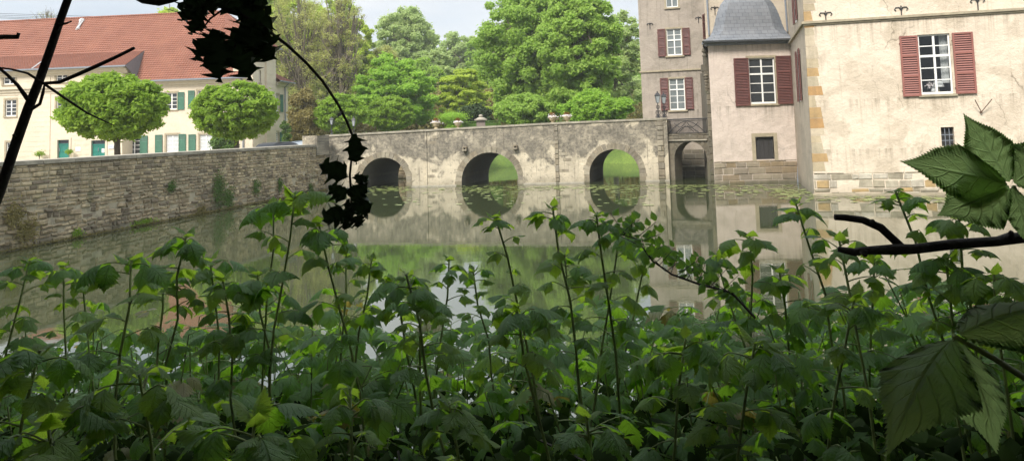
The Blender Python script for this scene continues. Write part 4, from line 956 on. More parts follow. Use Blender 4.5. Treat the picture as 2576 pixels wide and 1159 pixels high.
def ptree(x, Y, xl, xr, ytop, ybot, leaf, label, **k):
    """crown measured in the photo, tree stands at ground distance Y"""
    b = base(x, Y); cx = (at_y(xl, 200, Y).x+at_y(xr, 200, Y).x)/2; rx = (at_y(xr, 200, Y).x-at_y(xl, 200, Y).x)/2
    zt_, zb_2 = px_h((xl+xr)/2, ytop, Y)-b[2], px_h((xl+xr)/2, ybot, Y)-b[2]
    return tree(b, zt_, (rx, k.pop('ry', rx*.8), zb_2, zt_), leaf, label, lean=cx-b[0], **k)

# clipped maples in the courtyard
for (x, Y, xl, xr, yt, yb, lab, sd) in ((297, 37, 153, 421, 186, 352, 'round clipped maple in front of the green doors, larger and further left', 1), (596, 44.5, 484, 700, 204, 352, 'round clipped maple at the right end of the house, in front of the white-blinded windows', 2)):
    ptree(x, Y, xl, xr, yt, yb, L_maple, lab, name='clipped_maple', group='clipped maples in the courtyard', nb=300, nl=22000, size=.24, trunk=.16, seed=sd, bark=M_darkbark, br=(.09,.16), flatz=.6, shell=.4, q0=.72)
for (x, Y, xl, xr, yt, yb, lab, sd) in ((850, 66, 786, 926, 232, 340, 'round clipped maple bush behind the two lanterns', 3), (985, 71, 918, 1043, 240, 332, 'lower round maple just right of the lanterns', 4)):
    ptree(x, Y, xl, xr, yt, yb, L_maple, lab, name='clipped_maple', group='round maples beyond the bridge', nb=220, nl=20000, size=.24, trunk=.14, seed=sd, bark=M_darkbark, br=(.10,.18), flatz=.6, shell=.4, q0=.6)
# park trees, near to far
ptree(1000, 80, 868, 1120, 128, 335, L_bright, 'bright green maple with layered boughs left of centre', nb=170, nl=36000, size=.34, trunk=.3, seed=11, br=(.10,.19), flatz=.45, taper=.35)
ptree(1340, 78, 1192, 1500, -60, 318, L_lime, 'tall broad green tree right of centre behind the pedestal', nb=380, nl=80000, size=.36, trunk=.5, seed=12, br=(.08,.17), shell=.3, flatz=.8)
ptree(1450, 72, 1345, 1575, -90, 312, L_lime, 'tallest full green tree, nearest the castle end of the bridge', nb=380, nl=80000, size=.36, trunk=.5, seed=13, br=(.09,.18), shell=.3, taper=.3)
ptree(1545, 84, 1490, 1640, 20, 300, L_pale, 'paler feathery tree in the gap beside the castle tower', nb=150, nl=22000, size=.32, trunk=.3, seed=14, br=(.1,.2), shell=.2)
ptree(1300, 70, 1238, 1400, 235, 325, L_lime, 'low leafy bush at the foot of the tall green trees, left one', name='park_bush', cat='bush', nb=160, nl=18000, size=.3, trunk=.12, seed=15, br=(.1,.2))
ptree(1500, 68, 1400, 1590, 225, 320, L_bright, 'wide leafy bush behind the right pair of urns', name='park_bush', cat='bush', nb=160, nl=20000, size=.3, trunk=.12, seed=16, br=(.1,.2))
ptree(1165, 86, 1085, 1240, 160, 335, L_yellow, 'yellow-green maple between the bright maple and the tall green tree', nb=160, nl=26000, size=.34, trunk=.25, seed=17, br=(.10,.2), flatz=.4, shell=.3)
ptree(1195, 75, 1150, 1250, 262, 325, L_dark, 'dark rhododendron bush behind the clipped umbrella bush', name='park_bush', cat='bush', nb=25, nl=9000, size=.26, trunk=.1, seed=18)
# bare, just budding poplars on the left
ptree(760, 84, 640, 860, -60, 330, L_olive, 'tall half-bare tree with olive buds right of the house, left trunk', name='budding_tree', nb=240, nl=22000, size=.18, trunk=.36, seed=21, br=(.10,.2), lim=60, vase=True, sparse=True, shell=.05)
ptree(862, 82, 780, 925, -70, 300, L_olive, 'tall half-bare tree with pale trunk above the round bushes', name='budding_tree', nb=200, nl=10000, size=.17, trunk=.40, seed=22, br=(.10,.2), lim=60, vase=True, sparse=True, shell=.05)
ptree(690, 92, 600, 780, -80, 250, L_yellow, 'yellow-green tree rising behind the right end of the house', nb=170, nl=30000, size=.36, trunk=.4, seed=23, br=(.10,.2))
ptree(760, 66, 722, 812, 205, 372, L_brown, 'brownish hedge-like bush at the right corner of the house', name='brown_bush', cat='bush', nb=45, nl=20000, size=.22, trunk=.1, seed=24, flatz=.9)
ptree(715, 64.5, 700, 735, 300, 372, L_ivy, 'narrow green ivy-clad shrub at the house corner', name='corner_shrub', cat='bush', nb=20, nl=5000, size=.2, trunk=.06, seed=25)
ptree(567, 61, 530, 604, 338, 385, L_ivy, 'ivy bush under the right clipped maple against the house wall', name='ivy_bush', cat='bush', nb=24, nl=7000, size=.2, trunk=.06, seed=26)
# farther trees
ptree(1010, 128, 930, 1112, 14, 240, L_pale, 'round pale green tree far behind against the sky', nb=260, nl=34000, size=.5, trunk=.5, seed=31, br=(.08,.17), vase=True)
ptree(1140, 150, 1090, 1215, 70, 240, L_pale, 'pale tree low on the skyline in the central gap', nb=140, nl=18000, size=.55, trunk=.4, seed=32, br=(.1,.2))
ptree(1200, 145, 1160, 1260, 82, 250, L_lime, 'green tree on the skyline beside the tall broad tree', nb=130, nl=16000, size=.5, trunk=.4, seed=33, br=(.1,.2))
ptree(960, 108, 900, 1010, 95, 300, L_olive, 'thin olive tree with visible limbs below the far round tree', name='budding_tree', nb=50, nl=12000, size=.34, trunk=.25, seed=34, vase=True, sparse=True, shell=.2)
ptree(1080, 112, 1030, 1150, 110, 300, L_pale, 'pale green tree behind the bright maple', nb=140, nl=18000, size=.45, trunk=.3, seed=35, br=(.1,.2))
ptree(1600, 120, 1540, 1640, 190, 300, L_pale, 'willow-like tree far off on the lawn beside the tower', nb=40, nl=12000, size=.45, trunk=.3, seed=36)
ptree(430, 90, 380, 470, -10, 120, L_yellow, 'treetop showing over the house ridge behind the holly leaves', nb=40, nl=10000, size=.35, trunk=.3, seed=37)
ptree(115, 100, 78, 150, 18, 110, L_olive, 'bare branching treetop above the left part of the roof', name='bare_tree', nb=50, nl=250, size=.2, trunk=.2, seed=38, vase=True, sparse=True)
for x, yt, xl, xr, lf, lab, sd in ((820, -40, 730, 930, L_yellow, 'yellow-olive tree closing the gap behind the two half-bare trees', 41), (900, 30, 850, 960, L_yellow, 'yellowish tree between the half-bare trunk and the far round tree', 42), (700, -60, 600, 780, L_pale, 'pale tree behind the right roof end, farther back', 43), (1060, 140, 1000, 1130, L_lime, 'mid-green tree low behind the bright maple', 44), (1230, 130, 1170, 1300, L_lime, 'mid-green tree behind the yellow-green maple', 45)):
    ptree(x, 104, xl, xr, yt, 320, lf, lab, nb=200, nl=26000, size=.42, trunk=.3, seed=sd, br=(.1,.2), shell=.25)
# distant wood closing the view
r_ = np.random.default_rng(5); mb = MB()
for i in range(230):
    X = r_.uniform(-75, 75); Y = r_.uniform(135, 230); g = float(park_z(np.array([X]), np.array([Y]))[0]); h = r_.uniform(7, 13) if X < 20 else r_.uniform(6, 10)
    if -16 < X < -4: h *= .8
    for k in range(4): leaf_cloud(mb, 190, (X+r_.uniform(-3, 3), Y, g+h*(.25+.22*k)), r_.uniform(3, 4.5), 3.5, h*.26, .8, seed=int(r_.integers(1e6)), shell=.3)
tag(mb.build('distant_wood', L_lime), 'continuous pale green wood far behind the park trees', 'wood', kind='stuff')
# undergrowth belt behind the park trees
mb = MB()
for i in range(90):
    X = r_.uniform(-42, 20); Y = r_.uniform(92, 104); g = float(park_z(np.array([X]), np.array([Y]))[0])
    leaf_cloud(mb, 330, (X, Y, g+r_.uniform(.5, 5.5)), r_.uniform(2, 3.4), 2, r_.uniform(1.6, 2.6), .5, seed=int(r_.integers(1e6)), shell=.3)
tag(mb.build('shrub_belt', L_brown), 'olive-brown mass of undergrowth behind the park trees', 'undergrowth', kind='stuff')
# umbrella topiary and hedge
p = at_y(1140, 300, 60); b = (p.x, p.y, GZ); t_ = thing('clipped_umbrella_bush', b, 'flat-domed clipped bush between the two left urns', 'bush')
mb = MB(); leaf_cloud(mb, 7000, (b[0], b[1], p.z+.15), .98, .9, .36, .09, seed=3, shell=.85); leaf_cloud(mb, 2500, (b[0], b[1], p.z-1.0), .7, .7, .8, .12, seed=4); mb.build('crown', L_bright, t_)
mb = MB(); mb.tube([(b[0], b[1], GZ-.1), (b[0]+.05, b[1], p.z)], .09, 7); mb.build('trunk', M_darkbark, t_)
a, c_ = at_y(1165, 312, 62), at_y(1260, 309, 60.5); mb = MB(); n = 9000; f = r_.random((n, 3)); side = r_.integers(0, 3, n)
P = np.stack([a.x+(c_.x-a.x)*f[:, 0], a.y+(c_.y-a.y)*f[:, 0]+f[:, 1]*.7-.35, GZ+(a.z+.15-GZ)*f[:, 2]], 1); P[side == 0, 1] = (a.y+(c_.y-a.y)*f[side == 0, 0])-.35; P[side == 1, 2] = a.z+.15
leaf_quads(mb, P, np.tile([0, -.4, .6], (n, 1)), .10, r_); mb.box((a.x, c_.y-.2, GZ), (c_.x, c_.y+.2, a.z)); tag(mb.build('clipped_hedge', L_ivy), 'low straight dark green hedge between clipped bush and pedestal', 'hedge')
# potted shrubs at the doors
for x, y, s, lab in ((112, 386, .42, 'small wispy shrub left of the single green door'), (186, 381, .34, 'small shrub between single green door and white plaque')):
    u, z = FL.uz(x, y); q = FL.pt(u, GZ, .6); t_ = thing('door_shrub', q, lab, 'shrub', 'little shrubs beside the house doors')
    mb = MB(); leaf_cloud(mb, 500, (q[0], q[1], z), s, s, s*.6, .11, seed=int(x), shell=.1); mb.build('foliage', L_maple, t_)
    mb = MB(); mb.tube([q, (q[0], q[1], z)], .03, 5); mb.lathe(q, [(.13,0),(.18,.3)], 10); mb.build('stem_and_pot', M_darkbark, t_)
# plants rooted in the moat wall
for i, (x, y, w_, h_, lab) in enumerate(((546, 478, .55, 1.0, 'tall ivy patch on the moat wall right of its middle'), (570, 500, .5, .6, 'ivy hanging low beside the tallest ivy patch on the moat wall'), (188, 596, .28, .22, 'bright green tuft at the waterline of the moat wall'), (62, 578, .45, .5, 'mossy plants low on the left of the moat wall'), (30, 540, .4, .5, 'faded creeper at the far left of the moat wall'), (640, 470, .4, .4, 'small creeper on the moat wall below the brown bush'), (778, 487, .35, .6, 'plants where moat wall nears the bridge'), (500, 560, .5, .4, 'yellowish weeds low on the moat wall'), (355, 612, .8, .12, 'weeds trailing along the waterline, middle of the moat wall'), (700, 465, .3, .4, 'small green tuft high on the right part of the moat wall'), (425, 470, .3, .25, 'little fern patch near the centre of the moat wall'))):
    u, z = Fw.uz(x, min(y, 632)); z = max(z, .12); mb = MB(); n = int(1500*w_*h_)+150
    q = np.random.default_rng(i+50).normal(size=(n, 2))*.42; P = np.array([Fw.pt(u+a_*w_, max(.03, z+b_*h_), .10+.05*abs(a_)) for a_, b_ in q])
    leaf_quads(mb, P, np.tile([Fw.n.x, Fw.n.y, .5], (n, 1)), .075, r_)
    tag(mb.build('wall_creeper', (L_ivy, L_maple, L_brown)[(0,0,1,2,2,0,0,2,1,0,0)[i]]), lab, 'creeper', 'plants growing on the moat wall')
# algae fringe at the foot of the wall
mb = MB(); n = 9000; uu = r_.uniform(2, Fw.L, n); P = np.array([Fw.pt(u, .02+abs(r_.normal())*.035, .10+r_.random()*.08) for u in uu]); leaf_quads(mb, P, np.tile([0, 0, 1.], (n, 1)), .05, r_)
tag(mb.build('waterline_moss', L_brown), 'mossy fringe along the foot of the moat wall', 'moss', kind='stuff')
# lily pads
t = NT('lily_pad'); M_pad = t.fin(t.ramp(t.n('NewGeometry').outputs['Random Per Island'], (.2, (.16,.21,.05)), (.8, (.30,.34,.12))), .35)
mb = MB(); cnt = 0
def pads(n, xc, yc, sx, sy, seed):
    q = np.random.default_rng(seed).normal(size=(n, 2))
    for a_, b_ in q:
        p = at_z(xc+a_*sx, max(yc+b_*sy, 466), .012)
        if p.y > 60 or p.y < 20: continue
        r0 = random.uniform(.07, .15); a0 = random.uniform(0, 6.28); k = 9
        V = [(p.x, p.y, .013)]+[(p.x+r0*math.cos(a0+.25+i_*(5.8/k)), p.y+r0*math.sin(a0+.25+i_*(5.8/k)), .013+random.uniform(0, .006)) for i_ in range(k+1)]
        mb.add(V, [(0, i_+1, i_+2) for i_ in range(k)])
pads(110, 985, 476, 45, 5, 1); pads(20, 1010, 505, 40, 12, 2); pads(130, 1215, 478, 50, 6, 3); pads(25, 1270, 500, 60, 12, 4); pads(110, 1545, 473, 50, 6, 5); pads(25, 1560, 498, 60, 10, 6)
pads(90, 1400, 472, 90, 3, 7); pads(90, 1735, 468, 40, 7, 8); pads(150, 1900, 475, 90, 8, 9); pads(90, 2010, 487, 40, 6, 10); pads(130, 2250, 500, 140, 4, 11); pads(60, 870, 490, 40, 8, 12); pads(30, 640, 515, 60, 5, 13)
tag(mb.build('lily_pads', M_pad), 'scattered floating lily pads in front of the bridge and castle', 'lily pads', kind='stuff')
# overhead wires and parked cars
mb = MB()
for k, y in enumerate((35, 39, 43, 46)): mb.tube([at_y(-80, y-3, 110), at_y(200, y+6+k*.5, 110), at_y(420, y+13, 110)], .03, 4)
tag(mb.build('power_lines', M_iron), 'thin overhead wires in the sky above the left roof', 'power line')
M_carglass = flat('tinted_car_glass', (.02,.023,.027), .45, .1); M_carglass.node_tree.nodes['Principled BSDF'].inputs['Specular IOR Level'].default_value = .15
def car(x, ytop, Y, col, lab, ang=0.0):
    p = at_y(x, ytop, Y); b = Vector((p.x, p.y, p.z-1.47)); t_ = thing('parked_car', b, lab, 'car', 'cars parked behind the moat wall')
    M_ = Matrix.Rotation(ang, 3, 'Z'); P = lambda a: b+M_ @ Vector(a)
    prof = [(-2.2,.35),(-2.2,.75),(-2.05,.95),(-1.75,1.0),(-1.35,1.38),(-.9,1.46),(.2,1.47),(.75,1.38),(1.25,1.02),(1.95,.88),(2.2,.7),(2.25,.35)]
    mb = MB(); n_ = len(prof); V = []
    for s in (-1, 1):
        for a_, z_ in prof: V.append(P((a_, s*(.88 if z_ < 1.05 else .66), z_)))
    mb.add(V, [tuple(range(n_))[::-1], tuple(range(n_, 2*n_))]+[(i_, (i_+1) % n_, (i_+1) % n_+n_, i_+n_) for i_ in range(n_)]); bd = mb.build('body', flat('car_paint_'+lab.split()[0], col, .4, .02), t_, smooth=False)
    mb = MB()
    for s in (-1, 1): mb.add([P((a_, s*(.74 if z_ < 1.1 else .68), z_)) for a_, z_ in ((-1.65,1.05),(-1.3,1.33),(-.9,1.4),(.2,1.41),(.7,1.33),(1.1,1.05))], [tuple(range(6))])
    mb.add([P((.82,-.6,1.37)), P((.82,.6,1.37)), P((1.25,.78,1.045)), P((1.25,-.78,1.045))], [(0,1,2,3)]); mb.build('side_window', M_carglass, t_)
    for a_ in (-1.4, 1.4):
        for s in (-1, 1): mb = MB(); mb.tube([P((a_, s*.7, .33)), P((a_, s*.9, .33))], .33, 16); mb.build('wheel', M_iron, t_)
car(706, 357.5, 50, (.015,.017,.022), 'black car just showing above the moat wall beside the house corner', 1.15)
car(738, 355.5, 55, (.02,.024,.03), 'dark car directly behind the black one', 1.2)
car(782, 353, 53, (.12,.16,.20), 'grey-blue car roof beside the bridge abutment', .05)
# ---------------------------------------------------------------- bramble thicket on the near bank
def fleaf(name, c1, c2, under, trans, rough=.5, spec=.35):
    t = NT(name); p = t.pos(); geo = t.n('NewGeometry'); uv = t.n('TexCoord').outputs['UV']; sp = t.n('SeparateXYZ', i0=uv); tt, ss = sp.outputs[0], t.math('ABSOLUTE', sp.outputs[1])
    f = t.math('ADD', t.math('MULTIPLY', t.noise(p, 2.5, 3, .6), .5), t.math('MULTIPLY', geo.outputs['Random Per Island'], .5)); c = t.ramp(f, (.3, c1), (.7, c2))
    w_ = t.math('ABSOLUTE', t.math('SINE', t.math('MULTIPLY', t.math('SUBTRACT', tt, t.math('MULTIPLY', ss, .25)), 22.)))
    line = t.math('MAXIMUM', t.ramp(w_, (0., 1.), (.3, 0.)), t.ramp(ss, (0., 1.), (.08, 0.)))
    c = t.mix(t.math('MULTIPLY', line, .3), c, tuple(min(1, x*1.6) for x in c2))
    h = t.math('ADD', t.math('MULTIPLY', line, -1.), t.math('MULTIPLY', t.noise(uv, 14, 4), .5)); nrm = t.bump(h, .9, .004)
    sheen = t.mix(t.math('MULTIPLY', t.noise(p, 9, 4, .6), .75), c, (.28,.37,.31))                 # grey of hairs and sky sheen painted into the upper side
    col = t.mix(geo.outputs['Backfacing'], sheen, c)
    b = t.n('BsdfPrincipled', Base_Color=col, Roughness=rough, Normal=nrm); b.inputs['Specular IOR Level'].default_value = spec
    uc = t.mix(t.math('MULTIPLY', line, .45), t.mix(.5, c, under), tuple(x*.45 for x in under))
    tr = t.n('BsdfTranslucent', Color=uc, Normal=nrm)
    mx_ = t.n('MixShader', i0=trans, i1=b.outputs[0], i2=tr.outputs[0]); t.t.links.new(mx_.outputs[0], t.out.inputs[0]); return t.m
L_br = fleaf('bramble_leaf', (.085,.20,.012), (.15,.29,.022), (.40,.74,.04), .6)
L_young = fleaf('young_bramble_leaf', (.15,.26,.02), (.22,.34,.03), (.58,.85,.06), .62)
L_yel = fleaf('yellowing_bramble_leaf', (.22,.20,.04), (.30,.22,.06), (.60,.50,.08), .45)
L_near = fleaf('near_leaf', (.22,.34,.09), (.27,.40,.12), (.70,.95,.36), .78)
M_cane = flat('bramble_cane', (.19,.24,.07), .6, .5, 14, .2)
M_twig = flat('dark_twig', (.042,.034,.028), .9, .4, 60, .8)
M_holly = leaf_mat('holly_leaf', (.035,.065,.028), (.05,.085,.035), .08, 3, under=(.03,.06,.01), rough=.5, spec=.12)

def leaflet_template(nst=12, width=.62, serr=.07, droop=.9, fold=.35, peak=.42, acum=1.0, twist=0.0, lobe=.07, pleat=.012):
    """(verts, quads, uv) of a serrate leaflet, length 1 along +x, drooping to -z"""
    N = nst*2+1; V = []; UV = []; cols = (-1, -.5, 0, .5, 1)
    x = z = 0.0; px_ = 0.0
    for i in range(N):
        t_ = i/(N-1)
        pw = math.log(.5)/math.log(peak); wd = max(0, math.sin(math.pi*min(1, t_)**pw))**(.72+2.1*acum*t_**3)
        ol = (t_/peak)**.8 if t_ < peak else ((1-t_)/(1-peak))**.95
        wd = width*.5*(.35*wd+.65*min(1, ol))*(1+lobe*math.cos(2*math.pi*(3.2*t_-.1)))
        ang = -droop*(t_**1.2); x += math.cos(ang)/(N-1); z += math.sin(ang)/(N-1)
        for c_ in cols:
            e = wd*abs(c_)
            if abs(c_) == 1: e *= (1+serr*2.2) if i % 2 else (1-serr)
            sx = (-.02 if i % 2 == 0 else .028) if abs(c_) == 1 and 0 < i < N-1 else 0
            zz = -fold*e*(.5+e)+pleat*math.cos((t_-.25*abs(c_))*44)*min(1, abs(c_)*2)*(wd/width*2)
            nx, nz = -math.sin(ang), math.cos(ang)
            V.append((x+sx+nx*zz, math.copysign(e, c_)+twist*t_*e*0, z+nz*zz)); UV.append((t_, c_))
    Q = [(i*5+k, (i+1)*5+k, (i+1)*5+k+1, i*5+k+1) for i in range(N-1) for k in range(4)]
    return np.array(V), np.array(Q), np.array(UV)
rT = random.Random(3)
TPL_LO = [leaflet_template(6, rT.uniform(.60, .88), .11, d, f, rT.uniform(.34, .45), 1.0) for d in (.3, .7, 1.1, 1.6) for f in (.3, .7)]
TPL_HI = [leaflet_template(11, rT.uniform(.60, .88), .09, d, f, rT.uniform(.34, .44), 1.1) for d in (.3, .7, 1.1, 1.6) for f in (.3, .7)]
def put_leaflet(mb, tpl, p, fwd, up, s, mi=0):
    V, Q, UV = tpl; f = fwd.normalized(); sd = up.cross(f); 
    if sd.length < 1e-4: sd = Vector((1, 0, 0)).cross(f)
    sd.normalize(); u = f.cross(sd)
    M_ = np.array([f, sd, u]); mb.arr(V*s @ M_+np.array(p), Q, mi, UV)
def compound(ml, ms, p, az, el, plen, s, rr, tpls, n=3, mi=0, tilt=None):
    """trifoliate (n=3) or palmate (n=5) bramble leaf on its stalk"""
    d = Vector((math.cos(az)*math.cos(el), math.sin(az)*math.cos(el), math.sin(el)))
    q = p+d*plen*.55+Vector((0, 0, plen*.06)); e = p+d*plen+Vector((0, 0, -plen*.08))
    ms.tube([p*(1-t_)**2+q*(2*t_*(1-t_))+e*t_*t_ for t_ in (0, .25, .5, .75, 1)], [.0017, .0015, .0013, .0012, .0011], 4, cap=False)
    hd = Vector((math.cos(az), math.sin(az), 0)); up = Vector((rr.gauss(0, .18), rr.gauss(0, .18), 1)).normalized() if tilt is None else tilt
    angs = {1: [0], 3: [0, 1.15, -1.15], 5: [0, .95, -.95, 2.0, -2.0]}[n]
    for k, a in enumerate(angs):
        a += rr.gauss(0, .08); f = Matrix.Rotation(a, 3, up) @ hd; f = (f-up*f.dot(up)).normalized()
        f = (f+Vector((0, 0, rr.uniform(-.55, .0)))).normalized()
        sc_ = s*(1.0 if k == 0 else (.85 if k < 3 else .62))*rr.uniform(.9, 1.08); st = e+f*s*(.14 if k == 0 else .03)
        if k == 0: ms.tube([e, st], [.0014*s/.07]*2, 4, cap=False)
        put_leaflet(ml, tpls[rr.randrange(len(tpls))], st, f, up, sc_, mi)
def cane(tip, foot, label, seed, leaf=.075, nleaf=7, rad=.0042, hi=True, mat=None, tipn=4, bow=.05, start=.3, name='bramble_cane', five=False, group=None):
    rr = random.Random(seed); tip, foot = Vector(tip), Vector(foot)
    t_ = thing(name, foot, label, 'bramble', group); L_ = (tip-foot).length
    sd = Vector((rr.uniform(-1, 1), rr.uniform(-1, 1), 0))*bow*L_
    pts = [foot.lerp(tip, k/12)+sd*math.sin(math.pi*k/12)+Vector((rr.gauss(0, .0045), rr.gauss(0, .0045), 0))*(0 < k < 12) for k in range(13)]
    ms = MB(); ml = MB(); ms.tube(pts, [rad*(1.15-.5*k/12) for k in range(13)], 7)
    P = lambda f: pts[min(11, int(f*12))].lerp(pts[min(12, int(f*12)+1)], f*12-int(f*12))
    for k in range(26 if hi else 0):        # prickles
        q = P(rr.uniform(.3, 1)); a = rr.uniform(0, 6.28); d = Vector((math.cos(a), math.sin(a), -.2)); ms.tube([q, q+d*.0095], [.0011, .0002], 3, cap=False)
    az = rr.uniform(0, 6.28); T = TPL_HI if hi else TPL_LO
    for k in range(nleaf):
        f = start+(1-start)*(k+.3)/nleaf; f = min(f, .975); az += 2.4+rr.uniform(-.3, .3); g = 1-.5*max(0, (f-.6)/.4)
        compound(ml, ms, P(f), az, rr.uniform(.15, .65), leaf*rr.uniform(.8, 1.3)*g, 1.2*leaf*g*rr.uniform(.75, 1.2), rr, T, 5 if five and rr.random() < .5 else 3, 0 if f < .85 else 1)
    ax = (pts[-1]-pts[-2]).normalized()
    for k in range(3):                      # drooping umbrella of leaves under the tip
        az += 2.1; compound(ml, ms, pts[-1]-ax*rr.uniform(.01, .035), az, rr.uniform(.2, .7), leaf*rr.uniform(.3, .6), leaf*rr.uniform(.75, 1.05), rr, T[2:], 3, 1 if rr.random() < .4 else 0)
    for k in range(tipn):                   # folded young leaves at the tip
        az += 2.1; el = rr.uniform(.7, 1.25); d = Vector((math.cos(az)*math.cos(el), math.sin(az)*math.cos(el), math.sin(el)))
        put_leaflet(ml, T[rr.randrange(len(T))], tip-ax*.004*k, d, Vector((-math.cos(az), -math.sin(az), .3)), leaf*rr.uniform(.35, .6), 1)
    ms.build('stem', M_cane, t_, smooth=True); ml.build('leaves', mat or [L_br, L_young], t_, smooth=True, uv=True); return t_
def ground_at(x, Y): return float(bank_z(np.array([x]), np.array([Y]))[0])
# (tip x, tip y, lower x, lower y, distance, leaf size, leaves, label)
CANES = [
 (470,588, 492,740, 1.9,.085,6,'bramble shoot before the moat wall, its tip leaves spread against the water'),
 (688,520, 640,760, 2.1,.085,5,'bramble shoot with one broad drooping leaf left of the tallest left stem'),
 (742,492, 722,775, 1.9,.085,6,'tallest thick prickly bramble stem on the left half, tip near the wall foot'),
 (802,560, 852,800, 1.9,.075,6,'thin bramble stem leaning left beneath the hanging holly sprig'),
 (1246,545, 1290,770, 1.9,.060,5,'slim bramble shoot below the middle arch reflection'),
 (1390,520, 1362,800, 1.8,.060,6,'straight thick bramble stem with a pointed bud tip right of the middle arch'),
 (1500,540, 1535,840, 1.75,.065,7,'upright bramble stem under the right arch reflection'),
 (1560,585, 1490,830, 2.0,.080,6,'leafy bramble shoot just right of the upright stem under the right arch'),
 (1640,610, 1560,820, 2.2,.075,6,'bramble shoot behind the rose twig'),
 (1885,592, 1922,800, 2.0,.080,6,'bramble shoot before the turret reflection with hanging leaf at its side'),
 (2002,512, 2042,860, 1.9,.070,7,'long thin bramble stem bearing one small umbrella-like top leaf near the castle corner'),
 (2252,480, 2330,740, 1.7,.060,6,'reddish bramble stem rising past the dead branch below the quoins'),
 (2412,545, 2520,750, 1.6,.065,6,'bramble stem leaning left under the large near leaf'),
 (2150,745, 2182,1090, 1.25,.060,6,'prickly bramble stem standing before dark shade, right of centre bottom'),
 (75,655, 45,800, 2.1,.075,6,'bramble shoot at the far left edge'),
 (160,668, 120,830, 2.2,.070,5,'bramble shoot second from the left edge'),
 (205,690, 185,820, 2.3,.060,5,'small bramble shoot third from the left edge'),
 (330,655, 420,880, 1.7,.100,5,'broad-leaved bramble with a big drooping leaf before the moat wall reflection'),
 (560,700, 600,900, 1.9,.075,6,'bramble shoot between the first two tall left stems'),
 (648,690, 640,880, 2.0,.085,6,'bramble with wide pale leaves under the tall left stem'),
 (870,640, 835,830, 2.2,.065,6,'bramble shoot with two hooded leaves left of centre'),
 (935,650, 925,800, 2.1,.060,6,'bramble shoot beside the two hooded leaves left of centre'),
 (1022,690, 1225,975, 1.55,.070,5,'long bramble stem arching down to the right in front of the sky reflection'),
 (1130,650, 1170,830, 2.1,.060,6,'bright young bramble shoot against the sky reflection, left one'),
 (1190,680, 1175,850, 2.2,.060,6,'bright young bramble shoot against the sky reflection, right one'),
 (1300,770, 1330,930, 1.5,.075,5,'bramble with a grey ribbed leaf just below the sky reflection'),
 (1420,640, 1470,850, 2.1,.075,6,'bramble shoot with flat leaves right of the pointed bud stem'),
 (1725,850, 1750,1120, 1.3,.080,5,'bramble with round bright leaf standing in the gap of pale water'),
 (1800,640, 1850,840, 2.2,.065,6,'bramble shoot behind the rose twig before the turret reflection'),
 (1960,680, 2020,880, 2.0,.080,6,'bramble with long hanging leaves left of the long thin stem'),
 (2110,600, 2180,820, 1.7,.080,5,'bramble with a wide serrated leaf touching the dead branch'),
 (2200,650, 2230,850, 1.9,.065,6,'bramble shoot under the dead branch tip'),
 (2380,650, 2400,850, 1.6,.075,6,'bramble shoot below the dead branch fork'),
 (2500,690, 2540,900, 1.5,.075,6,'bramble shoot at the right edge below the dead branch'),
 (880,975, 890,1200, 1.1,.060,4,'bramble leaf cluster low left of centre before dark shade'),
 (1475,1045, 1530,1230, 1.05,.065,3,'pale drooping bramble leaf at the bottom, middle right'),
 (350,940, 450,1230, 1.05,.095,4,'large grey-topped drooping bramble leaf at the lower left'),
 (100,880, 60,1150, 1.1,.075,4,'bramble leaf cluster at the lower left edge'),
 (640,1060, 700,1260, 1.0,.095,4,'bramble with a broad grey leaf above bright green ones at the bottom'),
 (1900,860, 1935,1150, 1.25,.090,5,'bramble with large flat leaves in the lower right middle'),
 (120,1060, 200,1260, .95,.080,4,'bramble at the bottom left corner with crossed stems'),
 (410,672, 430,850, 2.0,.080,5,'bramble shoot with dense leaves right of the big drooping leaf on the left'),
 (528,655, 545,840, 2.1,.080,5,'bushy bramble shoot midway between the second and third tall left stems'),
 (985,705, 1000,880, 2.0,.085,5,'bushy bramble shoot left of the sky reflection'),
 (1062,742, 1075,900, 1.8,.080,5,'low bushy bramble shoot at the left edge of the sky reflection'),
 (1130,1010, 1020,1200, 1.15,.060,4,'fine curled bramble shoot low in the centre'),
]
for i, (tx, ty, fx, fy, D, ls, nl_, lab) in enumerate(CANES):
    D2 = D*1.08; tip = at_y(tx, ty, D2); low = at_y(fx, fy, D2-.06)
    d = (low-tip).normalized(); g = ground_at(low.x, D2)+.05
    foot = Vector((low.x+(low.x-tip.x)*.5, low.y-.05, g))
    n_l = max(nl_, 5)
    frac = (tip.z-low.z)/max(.2, tip.z-g)
    cane(tip, foot, lab, 100+i, ls, nl_+2, hi=True, rad=.0043 if D > 1.4 else .0036, bow=.07, start=max(.2, 1-frac*1.3), five=(i % 3 == 0), group='tall bramble shoots on the near bank')

